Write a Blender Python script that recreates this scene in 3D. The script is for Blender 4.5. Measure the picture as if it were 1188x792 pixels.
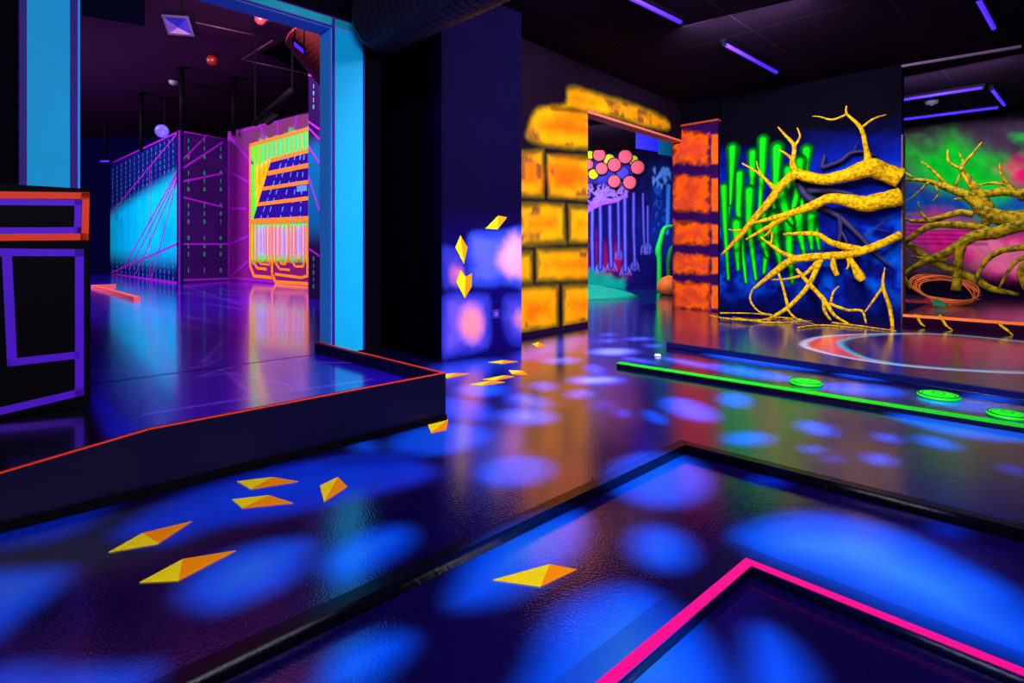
import bpy, bmesh, math, random
import numpy as np
from mathutils import Vector, Matrix
random.seed(7)
scn = bpy.context.scene
COL = scn.collection
for o in list(bpy.data.objects): bpy.data.objects.remove(o, do_unlink=True)

# ------------------------------------------------------------------ camera
F = 652.0; HX = 594.0; HY = 286.0; CH = 1.0          # focal length in pixels, principal column, horizon row, eye height (m)
cam = bpy.data.cameras.new('camera'); camo = bpy.data.objects.new('camera', cam); COL.objects.link(camo)
camo.location = (0, 0, CH); camo.rotation_euler = (math.pi/2, 0, 0)
cam.sensor_width = 36; cam.lens = 36*F/1188; cam.shift_y = -(396-HY)/1188; cam.clip_start = .05
scn.camera = camo
# ------------------------------------------------------------------ world, exposure
w = bpy.data.worlds.new('world'); scn.world = w; w.use_nodes = True
w.node_tree.nodes['Background'].inputs[0].default_value = (.12, .08, .4, 1)
w.node_tree.nodes['Background'].inputs[1].default_value = .05
vs = scn.view_settings
vs.view_transform = 'Standard'; vs.look = 'None'; vs.gamma = 1; vs.use_curve_mapping = False
vs.exposure = 0.72
# ------------------------------------------------------------------ lights (added, unseen near-white washes standing in for the black light)
def area(name, loc, aim, sx, sy, power, col=(.9, .84, 1.), spread=150):
    l = bpy.data.lights.new(name, 'AREA'); l.shape = 'RECTANGLE'; l.size = sx; l.size_y = sy
    l.energy = power; l.color = col; l.spread = math.radians(spread)
    o = bpy.data.objects.new(name, l); COL.objects.link(o); o.location = loc
    o.rotation_euler = (Vector(aim)-Vector(loc)).to_track_quat('-Z', 'Y').to_euler()
    return o
area('front_wash_light', (.6, -.9, 3.1), (.9, 4.2, 0), 2.4, .6, 130, (.8, .8, 1.))
area('floor_wash_light', (1.2, 2.7, 3.15), (1.4, 6.0, 0), 1.6, .3, 105, (.84, .84, 1.))
area('brick_wash_light', (1.9, 4.0, 3.15), (.5, 7.2, 1.1), 1.2, .3, 46)
area('mural_wash_light', (2.2, 5.4, 3.15), (4.2, 8.2, 1.2), 1.2, .3, 62)
area('stage_wash_light', (5.4, 7.2, 3.1), (8.3, 9.6, 1.2), 1.6, .3, 60)
area('forest_wash_light', (1.5, 10.35, 3.1), (2.4, 13.4, 1.1), 2.0, .3, 85)
area('arena_wash_light', (-3.2, 6.3, 4.7), (-7.2, 13.2, 1.6), 2.5, .4, 260)
area('arena_panel_light', (-2.9, 5.6, 4.6), (-4.5, 11.6, 1.4), 1.5, .4, 85)
area('cyan_panel_wash_light', (-11.5, 8.2, 4.6), (-9.6, 14.5, 1.3), 2.2, .4, 400)

# ------------------------------------------------------------------ helpers
def lin(c):
    return tuple(((x/255)/12.92 if x <= 10.3 else (((x/255)+.055)/1.055)**2.4) for x in c)
def G(px, py, z=0.):
    Y = (CH-z)*F/(py-HY); return Vector(((px-HX)/F*Y, Y, z))
UD = Vector((.7071, .7071, 0)); VD = Vector((-.7071, .7071, 0))
class Plane:
    """vertical plane through two ground points; s runs a->b, z up"""
    def __init__(self, a, b):
        self.a = Vector((a[0], a[1], 0)); d = Vector((b[0]-a[0], b[1]-a[1], 0)); self.L = d.length; self.d = d.normalized()
        self.n = Vector((self.d.y, -self.d.x, 0))
        if self.n.dot(-self.a) < 0: self.n = -self.n           # faces the visitor
    def sz(self, px, py, off=0.):
        r = Vector(((px-HX)/F, 1, 0)); a = self.a + self.n*off
        t = a.dot(self.n)/r.dot(self.n); p = r*t
        return ((p-a).dot(self.d), CH+(HY-py)/F*t)
    def at(self, s, z, off=0.):
        p = self.a+self.d*s+self.n*off; return Vector((p.x, p.y, z))
    def px(self, px, py, off=0.):
        s, z = self.sz(px, py, off); return self.at(s, z, off)

def link(name, me, m=None, parent=None):
    o = bpy.data.objects.new(name, me); COL.objects.link(o)
    if m: me.materials.append(m)
    if parent: o.parent = parent
    return o
def empty(name, loc=(0, 0, 0)):
    o = bpy.data.objects.new(name, None); COL.objects.link(o); o.empty_display_size = .1
    o.location = loc; return o
def tag(o, label, cat, group=None):
    o['label'] = label; o['category'] = cat
    if group: o['group'] = group
    return o
def struct(o): o['kind'] = 'structure'; return o
def child(o, root):
    o.parent = root; o.matrix_parent_inverse = Matrix.Translation(-Vector(root.location)); return o

class MB:
    def __init__(self): self.v = []; self.f = []
    def add(self, vs_, fs):
        b = len(self.v); self.v += [tuple(x) for x in vs_]; self.f += [tuple(i+b for i in f) for f in fs]; return self
    def slab(self, poly, z0, z1):
        """vertical prism on a ground outline; z1 one height or one per corner"""
        n = len(poly); zt = z1 if isinstance(z1, (list, tuple)) else [z1]*n
        zb = z0 if isinstance(z0, (list, tuple)) else [z0]*n
        vs_ = [(p[0], p[1], zb[i]) for i, p in enumerate(poly)]+[(p[0], p[1], zt[i]) for i, p in enumerate(poly)]
        fs = [tuple(range(n))[::-1], tuple(range(n, 2*n))]+[(i, (i+1) % n, n+(i+1) % n, n+i) for i in range(n)]
        return self.add(vs_, fs)
    def prism(self, pts, off):
        """planar outline pushed along a vector"""
        n = len(pts); off = Vector(off)
        vs_ = [Vector(p) for p in pts]+[Vector(p)+off for p in pts]
        return self.add(vs_, [tuple(range(n))[::-1], tuple(range(n, 2*n))]+[(i, (i+1) % n, n+(i+1) % n, n+i) for i in range(n)])
    def obox(self, c, ax, ay, az):
        c, ax, ay, az = map(Vector, (c, ax, ay, az)); vs_ = []
        for k in (-1, 1):
            for j in (-1, 1):
                for i in (-1, 1): vs_.append(c+ax*i*.5+ay*j*.5+az*k*.5)
        return self.add(vs_, [(0, 2, 3, 1), (4, 5, 7, 6), (0, 1, 5, 4), (2, 6, 7, 3), (0, 4, 6, 2), (1, 3, 7, 5)])
    def tube(self, pts, rad, n=10, smooth=4, wob=0., cap=True):
        P_, R_ = [], []
        pts = [Vector(p) for p in pts]; m = len(pts)
        if not isinstance(rad, (list, tuple)): rad = [rad]*m
        rad = list(rad)+[rad[-1]]*(m-len(rad))
        if smooth > 1 and m > 2:
            for i in range(m-1):
                p0 = pts[max(i-1, 0)]; p1 = pts[i]; p2 = pts[i+1]; p3 = pts[min(i+2, m-1)]
                for k in range(smooth):
                    t = k/smooth
                    P_.append(.5*((2*p1)+(p2-p0)*t+(2*p0-5*p1+4*p2-p3)*t*t+(3*p1-p0-3*p2+p3)*t**3))
                    R_.append(rad[i]*(1-t)+rad[i+1]*t)
            P_.append(pts[-1]); R_.append(rad[-1])
        else: P_, R_ = pts, list(rad)
        m = len(P_); b = len(self.v); up = None
        for i in range(m):
            t = (P_[min(i+1, m-1)]-P_[max(i-1, 0)])
            if t.length < 1e-7: t = Vector((0, 0, 1))
            t.normalize()
            if up is None: up = t.orthogonal().normalized()
            up = (up-t*up.dot(t)).normalized(); sd = t.cross(up)
            for k in range(n):
                a = 2*math.pi*k/n; r = R_[i]*(1+wob*(random.random()-.5))
                self.v.append(tuple(P_[i]+(up*math.cos(a)+sd*math.sin(a))*r))
        for i in range(m-1):
            for k in range(n):
                self.f.append((b+i*n+k, b+i*n+(k+1) % n, b+(i+1)*n+(k+1) % n, b+(i+1)*n+k))
        if cap: self.f.append(tuple(b+k for k in range(n))[::-1]); self.f.append(tuple(b+(m-1)*n+k for k in range(n)))
        return self
    def lathe(self, c, prof, axis=(0, 0, 1), n=24):
        c = Vector(c); az = Vector(axis).normalized(); ax = az.orthogonal().normalized(); ay = az.cross(ax); b = len(self.v); m = len(prof)
        for r, h in prof:
            for k in range(n):
                a = 2*math.pi*k/n; self.v.append(tuple(c+az*h+(ax*math.cos(a)+ay*math.sin(a))*max(r, 1e-4)))
        for i in range(m-1):
            for k in range(n): self.f.append((b+i*n+k, b+i*n+(k+1) % n, b+(i+1)*n+(k+1) % n, b+(i+1)*n+k))
        self.f.append(tuple(b+k for k in range(n))[::-1]); self.f.append(tuple(b+(m-1)*n+k for k in range(n)))
        return self
    def build(self, name, m, parent=None, smooth=False, bevel=0):
        me = bpy.data.meshes.new(name); me.from_pydata(self.v, [], self.f); me.update()
        bm = bmesh.new(); bm.from_mesh(me); bmesh.ops.recalc_face_normals(bm, faces=bm.faces); bm.to_mesh(me); bm.free()
        if smooth: me.polygons.foreach_set('use_smooth', [True]*len(me.polygons))
        o = link(name, me, m)
        if bevel:
            md = o.modifiers.new('bevel', 'BEVEL'); md.width = bevel; md.segments = 2; md.limit_method = 'ANGLE'
        if parent: child(o, parent)
        return o

# materials -----------------------------------------------------------
def mat(name, rgb, rough=.5, spec=.3, metal=0., emit=0., var=.12, scale=9., bump=0., bscale=60., c2=None):
    m = bpy.data.materials.new(name); m.use_nodes = True; nt = m.node_tree; b = nt.nodes['Principled BSDF']
    b.inputs['Roughness'].default_value = rough; b.inputs['Specular IOR Level'].default_value = spec; b.inputs['Metallic'].default_value = metal
    tc = nt.nodes.new('ShaderNodeTexCoord'); nz = nt.nodes.new('ShaderNodeTexNoise'); nz.inputs['Scale'].default_value = scale; nz.inputs['Detail'].default_value = 4
    nt.links.new(tc.outputs['Object'], nz.inputs['Vector'])
    mx = nt.nodes.new('ShaderNodeMix'); mx.data_type = 'RGBA'; c = lin(rgb)
    mx.inputs[6].default_value = (*[x*(1-var) for x in c], 1); mx.inputs[7].default_value = (*[min(1, x*(1+var)) for x in c], 1)
    if c2:
        mr = nt.nodes.new('ShaderNodeMapRange'); mr.inputs[1].default_value = .36; mr.inputs[2].default_value = .6; nt.links.new(nz.outputs[0], mr.inputs[0]); nt.links.new(mr.outputs[0], mx.inputs[0])
        mx.inputs[6].default_value = (*lin(c2), 1); mx.inputs[7].default_value = (*c, 1)
    else: nt.links.new(nz.outputs[0], mx.inputs[0])
    nt.links.new(mx.outputs[2], b.inputs['Base Color'])
    if emit:
        b.inputs['Emission Color'].default_value = (*c, 1); b.inputs['Emission Strength'].default_value = emit
    if bump:
        n2 = nt.nodes.new('ShaderNodeTexNoise'); n2.inputs['Scale'].default_value = bscale; nt.links.new(tc.outputs['Object'], n2.inputs['Vector'])
        bp = nt.nodes.new('ShaderNodeBump'); bp.inputs['Strength'].default_value = bump; bp.inputs['Distance'].default_value = .01
        nt.links.new(n2.outputs[0], bp.inputs['Height']); nt.links.new(bp.outputs[0], b.inputs['Normal'])
    return m
def paint_mat(name, rough=.75, spec=.02, bump=.1, bscale=50., ior=1.5, coat=0., bdist=.003):
    m = bpy.data.materials.new(name); m.use_nodes = True; nt = m.node_tree; b = nt.nodes['Principled BSDF']
    at = nt.nodes.new('ShaderNodeAttribute'); at.attribute_name = 'paint'
    b.inputs['Roughness'].default_value = rough; b.inputs['Specular IOR Level'].default_value = spec; b.inputs['IOR'].default_value = ior
    nt.links.new(at.outputs['Color'], b.inputs['Base Color'])
    if coat: b.inputs['Coat Weight'].default_value = coat; b.inputs['Coat Roughness'].default_value = rough
    tc = nt.nodes.new('ShaderNodeTexCoord'); nz = nt.nodes.new('ShaderNodeTexNoise'); nz.inputs['Scale'].default_value = bscale; nz.inputs['Detail'].default_value = 2
    nt.links.new(tc.outputs['Object'], nz.inputs['Vector'])
    bp = nt.nodes.new('ShaderNodeBump'); bp.inputs['Strength'].default_value = bump; bp.inputs['Distance'].default_value = bdist
    nt.links.new(nz.outputs[0], bp.inputs['Height']); nt.links.new(bp.outputs[0], b.inputs['Normal'])
    return m
M = {}
M['floor'] = paint_mat('glossy_floor_paint', .075, .5, .38, 110., 1.9, .62, bdist=.0024)
M['floor'].node_tree.nodes['Principled BSDF'].inputs['Coat Roughness'].default_value = .16
M['arena'] = paint_mat('glossy_arena_floor_paint', .09, .5, .38, 110., 1.7, .8, bdist=.0024)
M['arena'].node_tree.nodes['Principled BSDF'].inputs['Coat Roughness'].default_value = .1
M['wallpaint'] = paint_mat('airbrushed_wall_paint')
M['kerbpaint'] = paint_mat('gloss_sprayed_kerb_paint', .25, .4, .1, 60.)
M['black'] = mat('black_paint', (3, 2, 7), .6, .05)
M['blackwall'] = mat('black_wall', (4, 2, 12), .8, .02)
M['gloss_black'] = mat('gloss_black_kerb', (7, 5, 24), .25, .4)
M['orange_tape'] = mat('orange_red_tape', (255, 62, 22), .5, .2, var=.05)
M['red_tape'] = mat('orange_tape', (255, 110, 10), .5, .2, var=.05)
M['violet_tape'] = mat('violet_tape', (92, 20, 215), .5, .2, var=.05)
M['pink_tape'] = mat('hot_pink_tape', (255, 8, 130), .5, .2, var=.05)
M['purple_line'] = mat('purple_line_paint', (140, 16, 165), .5, .1, var=.1)
M['green_line'] = mat('green_line_paint', (10, 200, 20), .45, .3, var=.05)
M['green_disc'] = mat('green_disc_paint', (20, 245, 30), .35, .4, var=.08)
M['cyan'] = mat('cyan_frame_paint', (0, 180, 232), .6, .2, var=.08)
M['blue_reveal'] = mat('blue_frame_paint', (60, 160, 255), .6, .2, var=.06)
M['frame_purple'] = mat('dark_violet_edge_paint', (60, 18, 130), .6, .2)
M['yellow'] = mat('yellow_fluorescent_paint', (255, 212, 16), .5, .1, var=.18, scale=40)
M['orange'] = mat('orange_fluorescent_paint', (255, 140, 4), .5, .1, var=.1, scale=40)
M['bark'] = mat('yellow_painted_bark', (235, 180, 4), .7, .05, scale=26, bump=.9, bscale=40, c2=(150, 112, 4))
M['bark_olive'] = mat('olive_painted_bark', (140, 112, 4), .7, .05, scale=16, bump=.9, bscale=30, c2=(52, 52, 8))
M['bark_unlit'] = mat('unlit_slate_bark', (40, 34, 76), .6, .2, var=.5, scale=14, bump=.6, bscale=40)  # slate tone puts the unlit side of the branches into the colour
M['tube'] = mat('black_light_tube', (62, 30, 255), .3, .1, emit=1.1, var=0)
M['wire'] = mat('salmon_wire', (255, 120, 50), .4, .3, var=.1)
M['duct'] = mat('dark_duct_foil', (30, 20, 44), .42, .5, .4)
M['duct_red'] = mat('shiny_duct_foil', (200, 60, 70), .3, .5, .3)
M['ceiling_low'] = mat('ceiling_dark_paint', (14, 6, 18), .8, .02)
M['ceiling_high'] = mat('arena_ceiling_paint', (72, 17, 52), .85, .1)
M['housing'] = mat('lamp_housing_black', (3, 2, 6), .6, .04)
M['digits'] = mat('green_digit_paint', (40, 150, 105), .6, .1)
M['line_orange'] = mat('orange_line_paint', (255, 120, 15), .5, .2, var=.1, scale=30)
M['lens'] = mat('pale_lens', (120, 100, 140), .4, .3, var=.1)
M['red'] = mat('red_plastic', (120, 10, 10), .4, .4)
M['blue_box'] = mat('blue_banner_cloth', (14, 14, 180), .8, .02)
M['teal_box'] = mat('teal_banner_cloth', (0, 50, 72), .8, .02)
M['leafgreen'] = mat('green_leaf_paint', (10, 110, 60), .5, .3)

# numpy airbrush canvas --------------------------------------------------
def vnoise(x, y, seed=0):
    xi = np.floor(x).astype(np.int64); yi = np.floor(y).astype(np.int64); fx = x-xi; fy = y-yi
    fx = fx*fx*(3-2*fx); fy = fy*fy*(3-2*fy)
    def h(a, b):
        n = (a*374761393+b*668265263+seed*144269) & 0x7fffffff
        n = ((n ^ (n >> 13))*1274126177) & 0x7fffffff
        return ((n ^ (n >> 16)) & 0xffff)/65535.
    return (h(xi, yi)*(1-fx)+h(xi+1, yi)*fx)*(1-fy)+(h(xi, yi+1)*(1-fx)+h(xi+1, yi+1)*fx)*fy
def fbm(x, y, seed=0, o=4):
    s = 0; a = .5
    for i in range(o): s = s+a*vnoise(x*2**i, y*2**i, seed+i*17); a *= .5
    return s/(1-.5**o)
def seg_d(x, y, a, b):
    dx, dy = b[0]-a[0], b[1]-a[1]; L = dx*dx+dy*dy+1e-12
    t = np.clip(((x-a[0])*dx+(y-a[1])*dy)/L, 0, 1); return np.hypot(x-a[0]-t*dx, y-a[1]-t*dy), t
def sstep(a, b, x):
    t = np.clip((x-a)/(b-a), 0, 1); return t*t*(3-2*t)
class Canvas:
    def __init__(self, x, y, base):
        self.x = x; self.y = y; self.c = np.tile(np.array(lin(base)), (x.size, 1))
    def near(self, pts, m):
        p = np.array(pts); return np.where((self.x > p[:, 0].min()-m) & (self.x < p[:, 0].max()+m) & (self.y > p[:, 1].min()-m) & (self.y < p[:, 1].max()+m))[0]
    def sd(self, poly, idx):
        x, y = self.x[idx], self.y[idx]; d = np.full(x.shape, 1e9); ins = np.zeros(x.shape, bool); n = len(poly)
        for i in range(n):
            a, b = poly[i], poly[(i+1) % n]; d = np.minimum(d, seg_d(x, y, a, b)[0])
            if a[1] != b[1]:
                cr = (a[1] > y) != (b[1] > y); xi = (b[0]-a[0])*(y-a[1])/(b[1]-a[1])+a[0]; ins ^= cr & (x < xi)
        return np.where(ins, -d, d)
    def mix(self, idx, col, a):
        a = a[:, None]; self.c[idx] = self.c[idx]*(1-a)+np.array(lin(col))*a
    def blob(self, poly, col, soft=.05, shift=0., core=None, cored=.2, op=1., wob=0., wsc=6., seed=3):
        idx = self.near(poly, soft*2+abs(shift)+wob)
        if not idx.size: return
        d = self.sd(poly, idx)+shift
        if wob: d = d+(fbm(self.x[idx]*wsc, self.y[idx]*wsc, seed)-.5)*2*wob
        self.mix(idx, col, op*sstep(soft, -soft, d))
        if core: self.mix(idx, core, op*sstep(0, cored, -d))
    def stroke(self, pts, w0, col, soft=.01, w1=None, op=1., shade=None):
        w1 = w0 if w1 is None else w1; idx = self.near(pts, max(w0, w1)+soft*2)
        if not idx.size: return
        best = np.full(idx.size, 1e9); n = len(pts)-1
        for i in range(n):
            d, t = seg_d(self.x[idx], self.y[idx], pts[i], pts[i+1]); ww = w0+(w1-w0)*(i+t)/n; best = np.minimum(best, d/ww-1)
        wm = (w0+w1)/2
        self.mix(idx, col, op*sstep(soft/wm, -soft/wm, best))
        if shade: self.mix(idx, shade, op*sstep(-.3, -1, best))
def grid_mesh(name, xs, ys, to3d, canvas_col, m, back=None, nrm=None):
    """a painted sheet: verts to3d(x,y), colour per vertex; back = thickness vector gives it a solid body"""
    nx, ny = len(xs), len(ys); X, Y = np.meshgrid(xs, ys); co = to3d(X.ravel(), Y.ravel())
    i = np.arange(nx-1); j = np.arange(ny-1); I, J = np.meshgrid(i, j); a = (J*nx+I).ravel()
    q = np.stack([a, a+1, a+nx+1, a+nx], 1); col = canvas_col
    if back is not None:
        ids = np.array([0, nx-1, nx*ny-1, nx*(ny-1)]); c4 = co[ids]; b4 = c4+np.array(back); n0 = len(co)
        co = np.concatenate([co, c4, b4]); col = np.concatenate([col, np.tile(col[ids].mean(0)*.6, (8, 1))])
        ex = [[n0+4, n0+5, n0+6, n0+7]]+[[n0+k, n0+(k+1) % 4, n0+4+(k+1) % 4, n0+4+k] for k in range(4)]
        q = np.concatenate([q, np.array(ex)])
    me = bpy.data.meshes.new(name); me.vertices.add(len(co)); me.vertices.foreach_set('co', co.astype(np.float32).ravel())
    me.loops.add(q.size); me.loops.foreach_set('vertex_index', q.ravel().astype(np.int32))
    me.polygons.add(len(q)); me.polygons.foreach_set('loop_start', (np.arange(len(q))*4).astype(np.int32))
    me.update(calc_edges=True)
    at = me.color_attributes.new('paint', 'FLOAT_COLOR', 'POINT')
    at.data.foreach_set('color', np.concatenate([np.clip(col, 0, .95), np.ones((len(col), 1))], 1).astype(np.float32).ravel())
    return link(name, me, m)
def wall_canvas(name, pl, s0, s1, z0, z1, step, base, painter, thick=.12, m=None):
    xs = np.linspace(s0, s1, max(2, int((s1-s0)/step)+1)); ys = np.linspace(z0, z1, max(2, int((z1-z0)/step)+1)); X, Y = np.meshgrid(xs, ys)
    cv = Canvas(X.ravel(), Y.ravel(), base); painter(cv)
    def to3(x, y): return np.stack([pl.a.x+pl.d.x*x, pl.a.y+pl.d.y*x, y], 1)
    return grid_mesh(name, xs, ys, to3, cv.c, m or M['wallpaint'], back=tuple(-pl.n*thick))

def q2(pts, z=0.): return [tuple(G(x, y, z)[:2]) for x, y in pts]
def ell(cx, cy, rx, ry, rot=0., n=22):
    c, s = math.cos(math.radians(rot)), math.sin(math.radians(rot))
    return [(cx+rx*math.cos(a)*c-ry*math.sin(a)*s, cy+rx*math.cos(a)*s+ry*math.sin(a)*c) for a in [2*math.pi*k/n for k in range(n)]]
def smooth_poly(p, k=5):
    o = []; n = len(p)
    for i in range(n):
        p0, p1, p2, p3 = [np.array(p[(i+j-1) % n], float) for j in range(4)]
        for t in np.arange(k)/k: o.append(tuple(.5*(2*p1+(p2-p0)*t+(2*p0-5*p1+4*p2-p3)*t*t+(3*p1-p0-3*p2+p3)*t**3)))
    return o

# ================================================================== SETTING
# ---- main floor with sprayed blue pools
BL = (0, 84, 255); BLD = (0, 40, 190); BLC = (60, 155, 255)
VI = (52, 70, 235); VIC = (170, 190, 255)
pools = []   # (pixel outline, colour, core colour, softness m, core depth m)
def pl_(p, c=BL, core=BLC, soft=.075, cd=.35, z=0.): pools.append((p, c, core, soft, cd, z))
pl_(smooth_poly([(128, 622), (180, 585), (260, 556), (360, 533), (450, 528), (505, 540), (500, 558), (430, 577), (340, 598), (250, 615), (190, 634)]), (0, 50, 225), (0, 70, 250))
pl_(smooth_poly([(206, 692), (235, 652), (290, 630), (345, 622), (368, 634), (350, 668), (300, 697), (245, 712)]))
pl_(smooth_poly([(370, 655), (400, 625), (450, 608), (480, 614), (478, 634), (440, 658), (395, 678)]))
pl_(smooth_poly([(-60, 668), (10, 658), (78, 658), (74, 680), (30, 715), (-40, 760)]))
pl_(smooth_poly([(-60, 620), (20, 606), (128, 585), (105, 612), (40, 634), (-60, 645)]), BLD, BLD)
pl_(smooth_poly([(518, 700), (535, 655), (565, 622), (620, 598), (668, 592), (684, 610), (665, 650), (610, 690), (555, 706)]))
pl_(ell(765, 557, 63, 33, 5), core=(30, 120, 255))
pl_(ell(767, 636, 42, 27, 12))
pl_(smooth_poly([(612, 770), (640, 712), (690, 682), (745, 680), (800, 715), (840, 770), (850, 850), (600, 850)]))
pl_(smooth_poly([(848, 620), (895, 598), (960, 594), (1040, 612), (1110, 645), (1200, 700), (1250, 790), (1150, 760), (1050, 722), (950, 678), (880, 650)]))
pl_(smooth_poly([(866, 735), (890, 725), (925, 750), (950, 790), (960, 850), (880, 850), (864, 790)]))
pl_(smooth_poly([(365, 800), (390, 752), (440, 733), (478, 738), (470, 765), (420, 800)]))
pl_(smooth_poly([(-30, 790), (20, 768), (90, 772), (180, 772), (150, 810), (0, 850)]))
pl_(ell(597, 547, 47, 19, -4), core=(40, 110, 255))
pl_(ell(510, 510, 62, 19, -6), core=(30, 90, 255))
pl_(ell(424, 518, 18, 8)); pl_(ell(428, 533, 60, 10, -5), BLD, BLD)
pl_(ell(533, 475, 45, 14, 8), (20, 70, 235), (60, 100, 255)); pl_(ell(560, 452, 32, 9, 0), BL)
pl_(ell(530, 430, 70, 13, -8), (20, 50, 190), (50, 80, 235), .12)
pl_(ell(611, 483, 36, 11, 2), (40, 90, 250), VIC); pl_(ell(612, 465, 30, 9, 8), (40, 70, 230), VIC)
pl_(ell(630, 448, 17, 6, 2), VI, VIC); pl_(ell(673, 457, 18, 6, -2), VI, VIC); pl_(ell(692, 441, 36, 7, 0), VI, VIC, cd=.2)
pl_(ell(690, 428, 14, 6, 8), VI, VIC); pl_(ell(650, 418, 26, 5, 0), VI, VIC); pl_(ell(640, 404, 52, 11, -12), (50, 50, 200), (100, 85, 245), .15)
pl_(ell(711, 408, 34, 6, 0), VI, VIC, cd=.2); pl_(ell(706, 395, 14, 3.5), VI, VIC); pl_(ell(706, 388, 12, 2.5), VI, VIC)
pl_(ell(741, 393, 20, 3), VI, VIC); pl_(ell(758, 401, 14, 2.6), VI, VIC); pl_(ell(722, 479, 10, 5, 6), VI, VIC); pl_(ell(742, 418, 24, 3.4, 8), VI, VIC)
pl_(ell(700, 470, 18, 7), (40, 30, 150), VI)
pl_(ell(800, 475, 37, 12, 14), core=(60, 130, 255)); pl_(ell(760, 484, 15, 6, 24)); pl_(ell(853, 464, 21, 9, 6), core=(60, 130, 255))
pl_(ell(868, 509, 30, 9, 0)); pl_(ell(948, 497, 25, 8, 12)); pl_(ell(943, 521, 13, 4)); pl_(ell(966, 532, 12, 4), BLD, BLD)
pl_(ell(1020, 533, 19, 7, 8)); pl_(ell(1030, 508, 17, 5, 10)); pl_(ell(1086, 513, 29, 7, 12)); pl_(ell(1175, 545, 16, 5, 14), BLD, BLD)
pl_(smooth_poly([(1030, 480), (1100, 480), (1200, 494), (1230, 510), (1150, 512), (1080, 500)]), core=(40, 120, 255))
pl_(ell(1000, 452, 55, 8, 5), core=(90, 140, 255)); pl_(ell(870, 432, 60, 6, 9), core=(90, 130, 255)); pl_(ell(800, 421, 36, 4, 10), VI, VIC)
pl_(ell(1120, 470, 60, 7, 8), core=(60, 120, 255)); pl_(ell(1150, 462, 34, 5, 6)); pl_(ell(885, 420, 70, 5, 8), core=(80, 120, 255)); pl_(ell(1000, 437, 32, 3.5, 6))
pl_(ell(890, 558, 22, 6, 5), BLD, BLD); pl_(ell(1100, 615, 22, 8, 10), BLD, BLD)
xs = np.concatenate([np.linspace(-6, -2.75, 24), np.linspace(-2.7, 6.2, 420), np.linspace(6.3, 13, 50)])
ys_ = [-4., -2, 0, .5]; y = .9
while y < 15: ys_.append(y); y *= 1.0075
ys_.append(16.); ys_ = np.array(ys_)
X, Y = np.meshgrid(xs, ys_); fc = Canvas(X.ravel(), Y.ravel(), (10, 3, 54))
nz = fbm(fc.x*1.1, fc.y*1.1, 5); fc.c *= (.6+.9*nz)[:, None]
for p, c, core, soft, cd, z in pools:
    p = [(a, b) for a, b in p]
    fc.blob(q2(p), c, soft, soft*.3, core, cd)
# teal water paint through the doorway and dark red patch under the brick reflections
fc.blob(q2([(640, 352), (640, 330), (790, 330), (790, 352)]), (10, 60, 110), .3, wob=.5, wsc=2)
fc.stroke(q2([(660, 349), (720, 346), (800, 340)]), .05, (5, 5, 30), .05); fc.stroke(q2([(660, 341), (780, 345)]), .04, (5, 5, 30), .05)
nz = fbm(fc.x*9, fc.y*9, 9, 3); fc.c *= (.84+.32*nz)[:, None]
floor = grid_mesh('floor', xs, ys_, lambda x, y: np.stack([x, y, 0*x], 1), fc.c, M['floor']); struct(floor)

# ---- left raised arena platform
ZP = .2
PR = (-.383, 3.24)                                        # outer corner of the kerb
kdir = Vector((PR[0]+1.79, PR[1]-1.964, 0)).normalized()
PL = (PR[0]-kdir.x*4.6, PR[1]-kdir.y*4.6)
K = G(371, 397, .27)
def arena_paint(cv):
    n = fbm(cv.x*.8, cv.y*.8, 3); cv.c *= (.6+.8*n)[:, None]
    ln = (150, 90, 255)
    for a in [[(110, 345), (355, 395), (470, 430)], [(208, 330), (470, 415)], [(120, 335), (330, 345)], [(230, 437), (285, 420), (500, 421)], [(243, 436), (265, 432), (287, 454)], [(265, 432), (345, 448)],
              [(170, 480), (330, 455), (430, 440)], [(100, 432), (235, 425), (250, 418)], [(150, 332), (360, 360)], [(110, 360), (240, 352), (360, 372)], [(250, 335), (360, 350)], [(140, 352), (180, 340), (360, 338)], [(200, 372), (262, 392), (235, 420)]]:
        cv.stroke(q2(a, ZP), .016, ln, .02, op=.6)
    cv.blob(q2([(96, 440), (99, 440), (160, 500), (130, 515)], ZP), (30, 20, 230), .02)
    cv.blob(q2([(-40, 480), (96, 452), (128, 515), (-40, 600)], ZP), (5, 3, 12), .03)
    nz = fbm(cv.x*9, cv.y*9, 11, 3); cv.c *= (.85+.3*nz)[:, None]
PC = Vector((-1.5, 5.77, 0))
# rotated grid aligned with the room axes, clipped by two straight edges
pu = np.linspace(-4.6, 12, 300); pv = np.linspace(0, 14, 330)
o0 = Vector((PR[0], PR[1], 0)); ud = kdir; vd = Vector((-kdir.y, kdir.x, 0))
pu = np.linspace(-4.7, 0, 190); 
def mk_plat(name, u0, u1, v0, v1, nu, nv, paint, flare=0.):
    wd_ = lambda a, b: u0+(a-u0)*(1+flare*(b-v0)/(u1-u0))
    us = np.linspace(u0, u1, nu); vv = np.linspace(v0, v1, nv); U_, V_ = np.meshgrid(us, vv); U_ = wd_(U_, V_)
    Xw = (o0.x+ud.x*U_+vd.x*V_).ravel(); Yw = (o0.y+ud.y*U_+vd.y*V_).ravel()
    cv = Canvas(Xw, Yw, (44, 14, 200)); paint(cv)
    o = grid_mesh(name, us, vv, lambda a, b: np.stack([o0.x+ud.x*wd_(a, b)+vd.x*b, o0.y+ud.y*wd_(a, b)+vd.y*b, 0*a+ZP], 1), cv.c, M['arena'], back=(0, 0, -ZP+.002))
    return struct(o)
mk_plat('arena_platform', -4.6, -.03, .03, 1.42, 230, 70, arena_paint)
mk_plat('arena_floor', -7.5, 0., 1.4, 17, 320, 380, arena_paint, .42)

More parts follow.
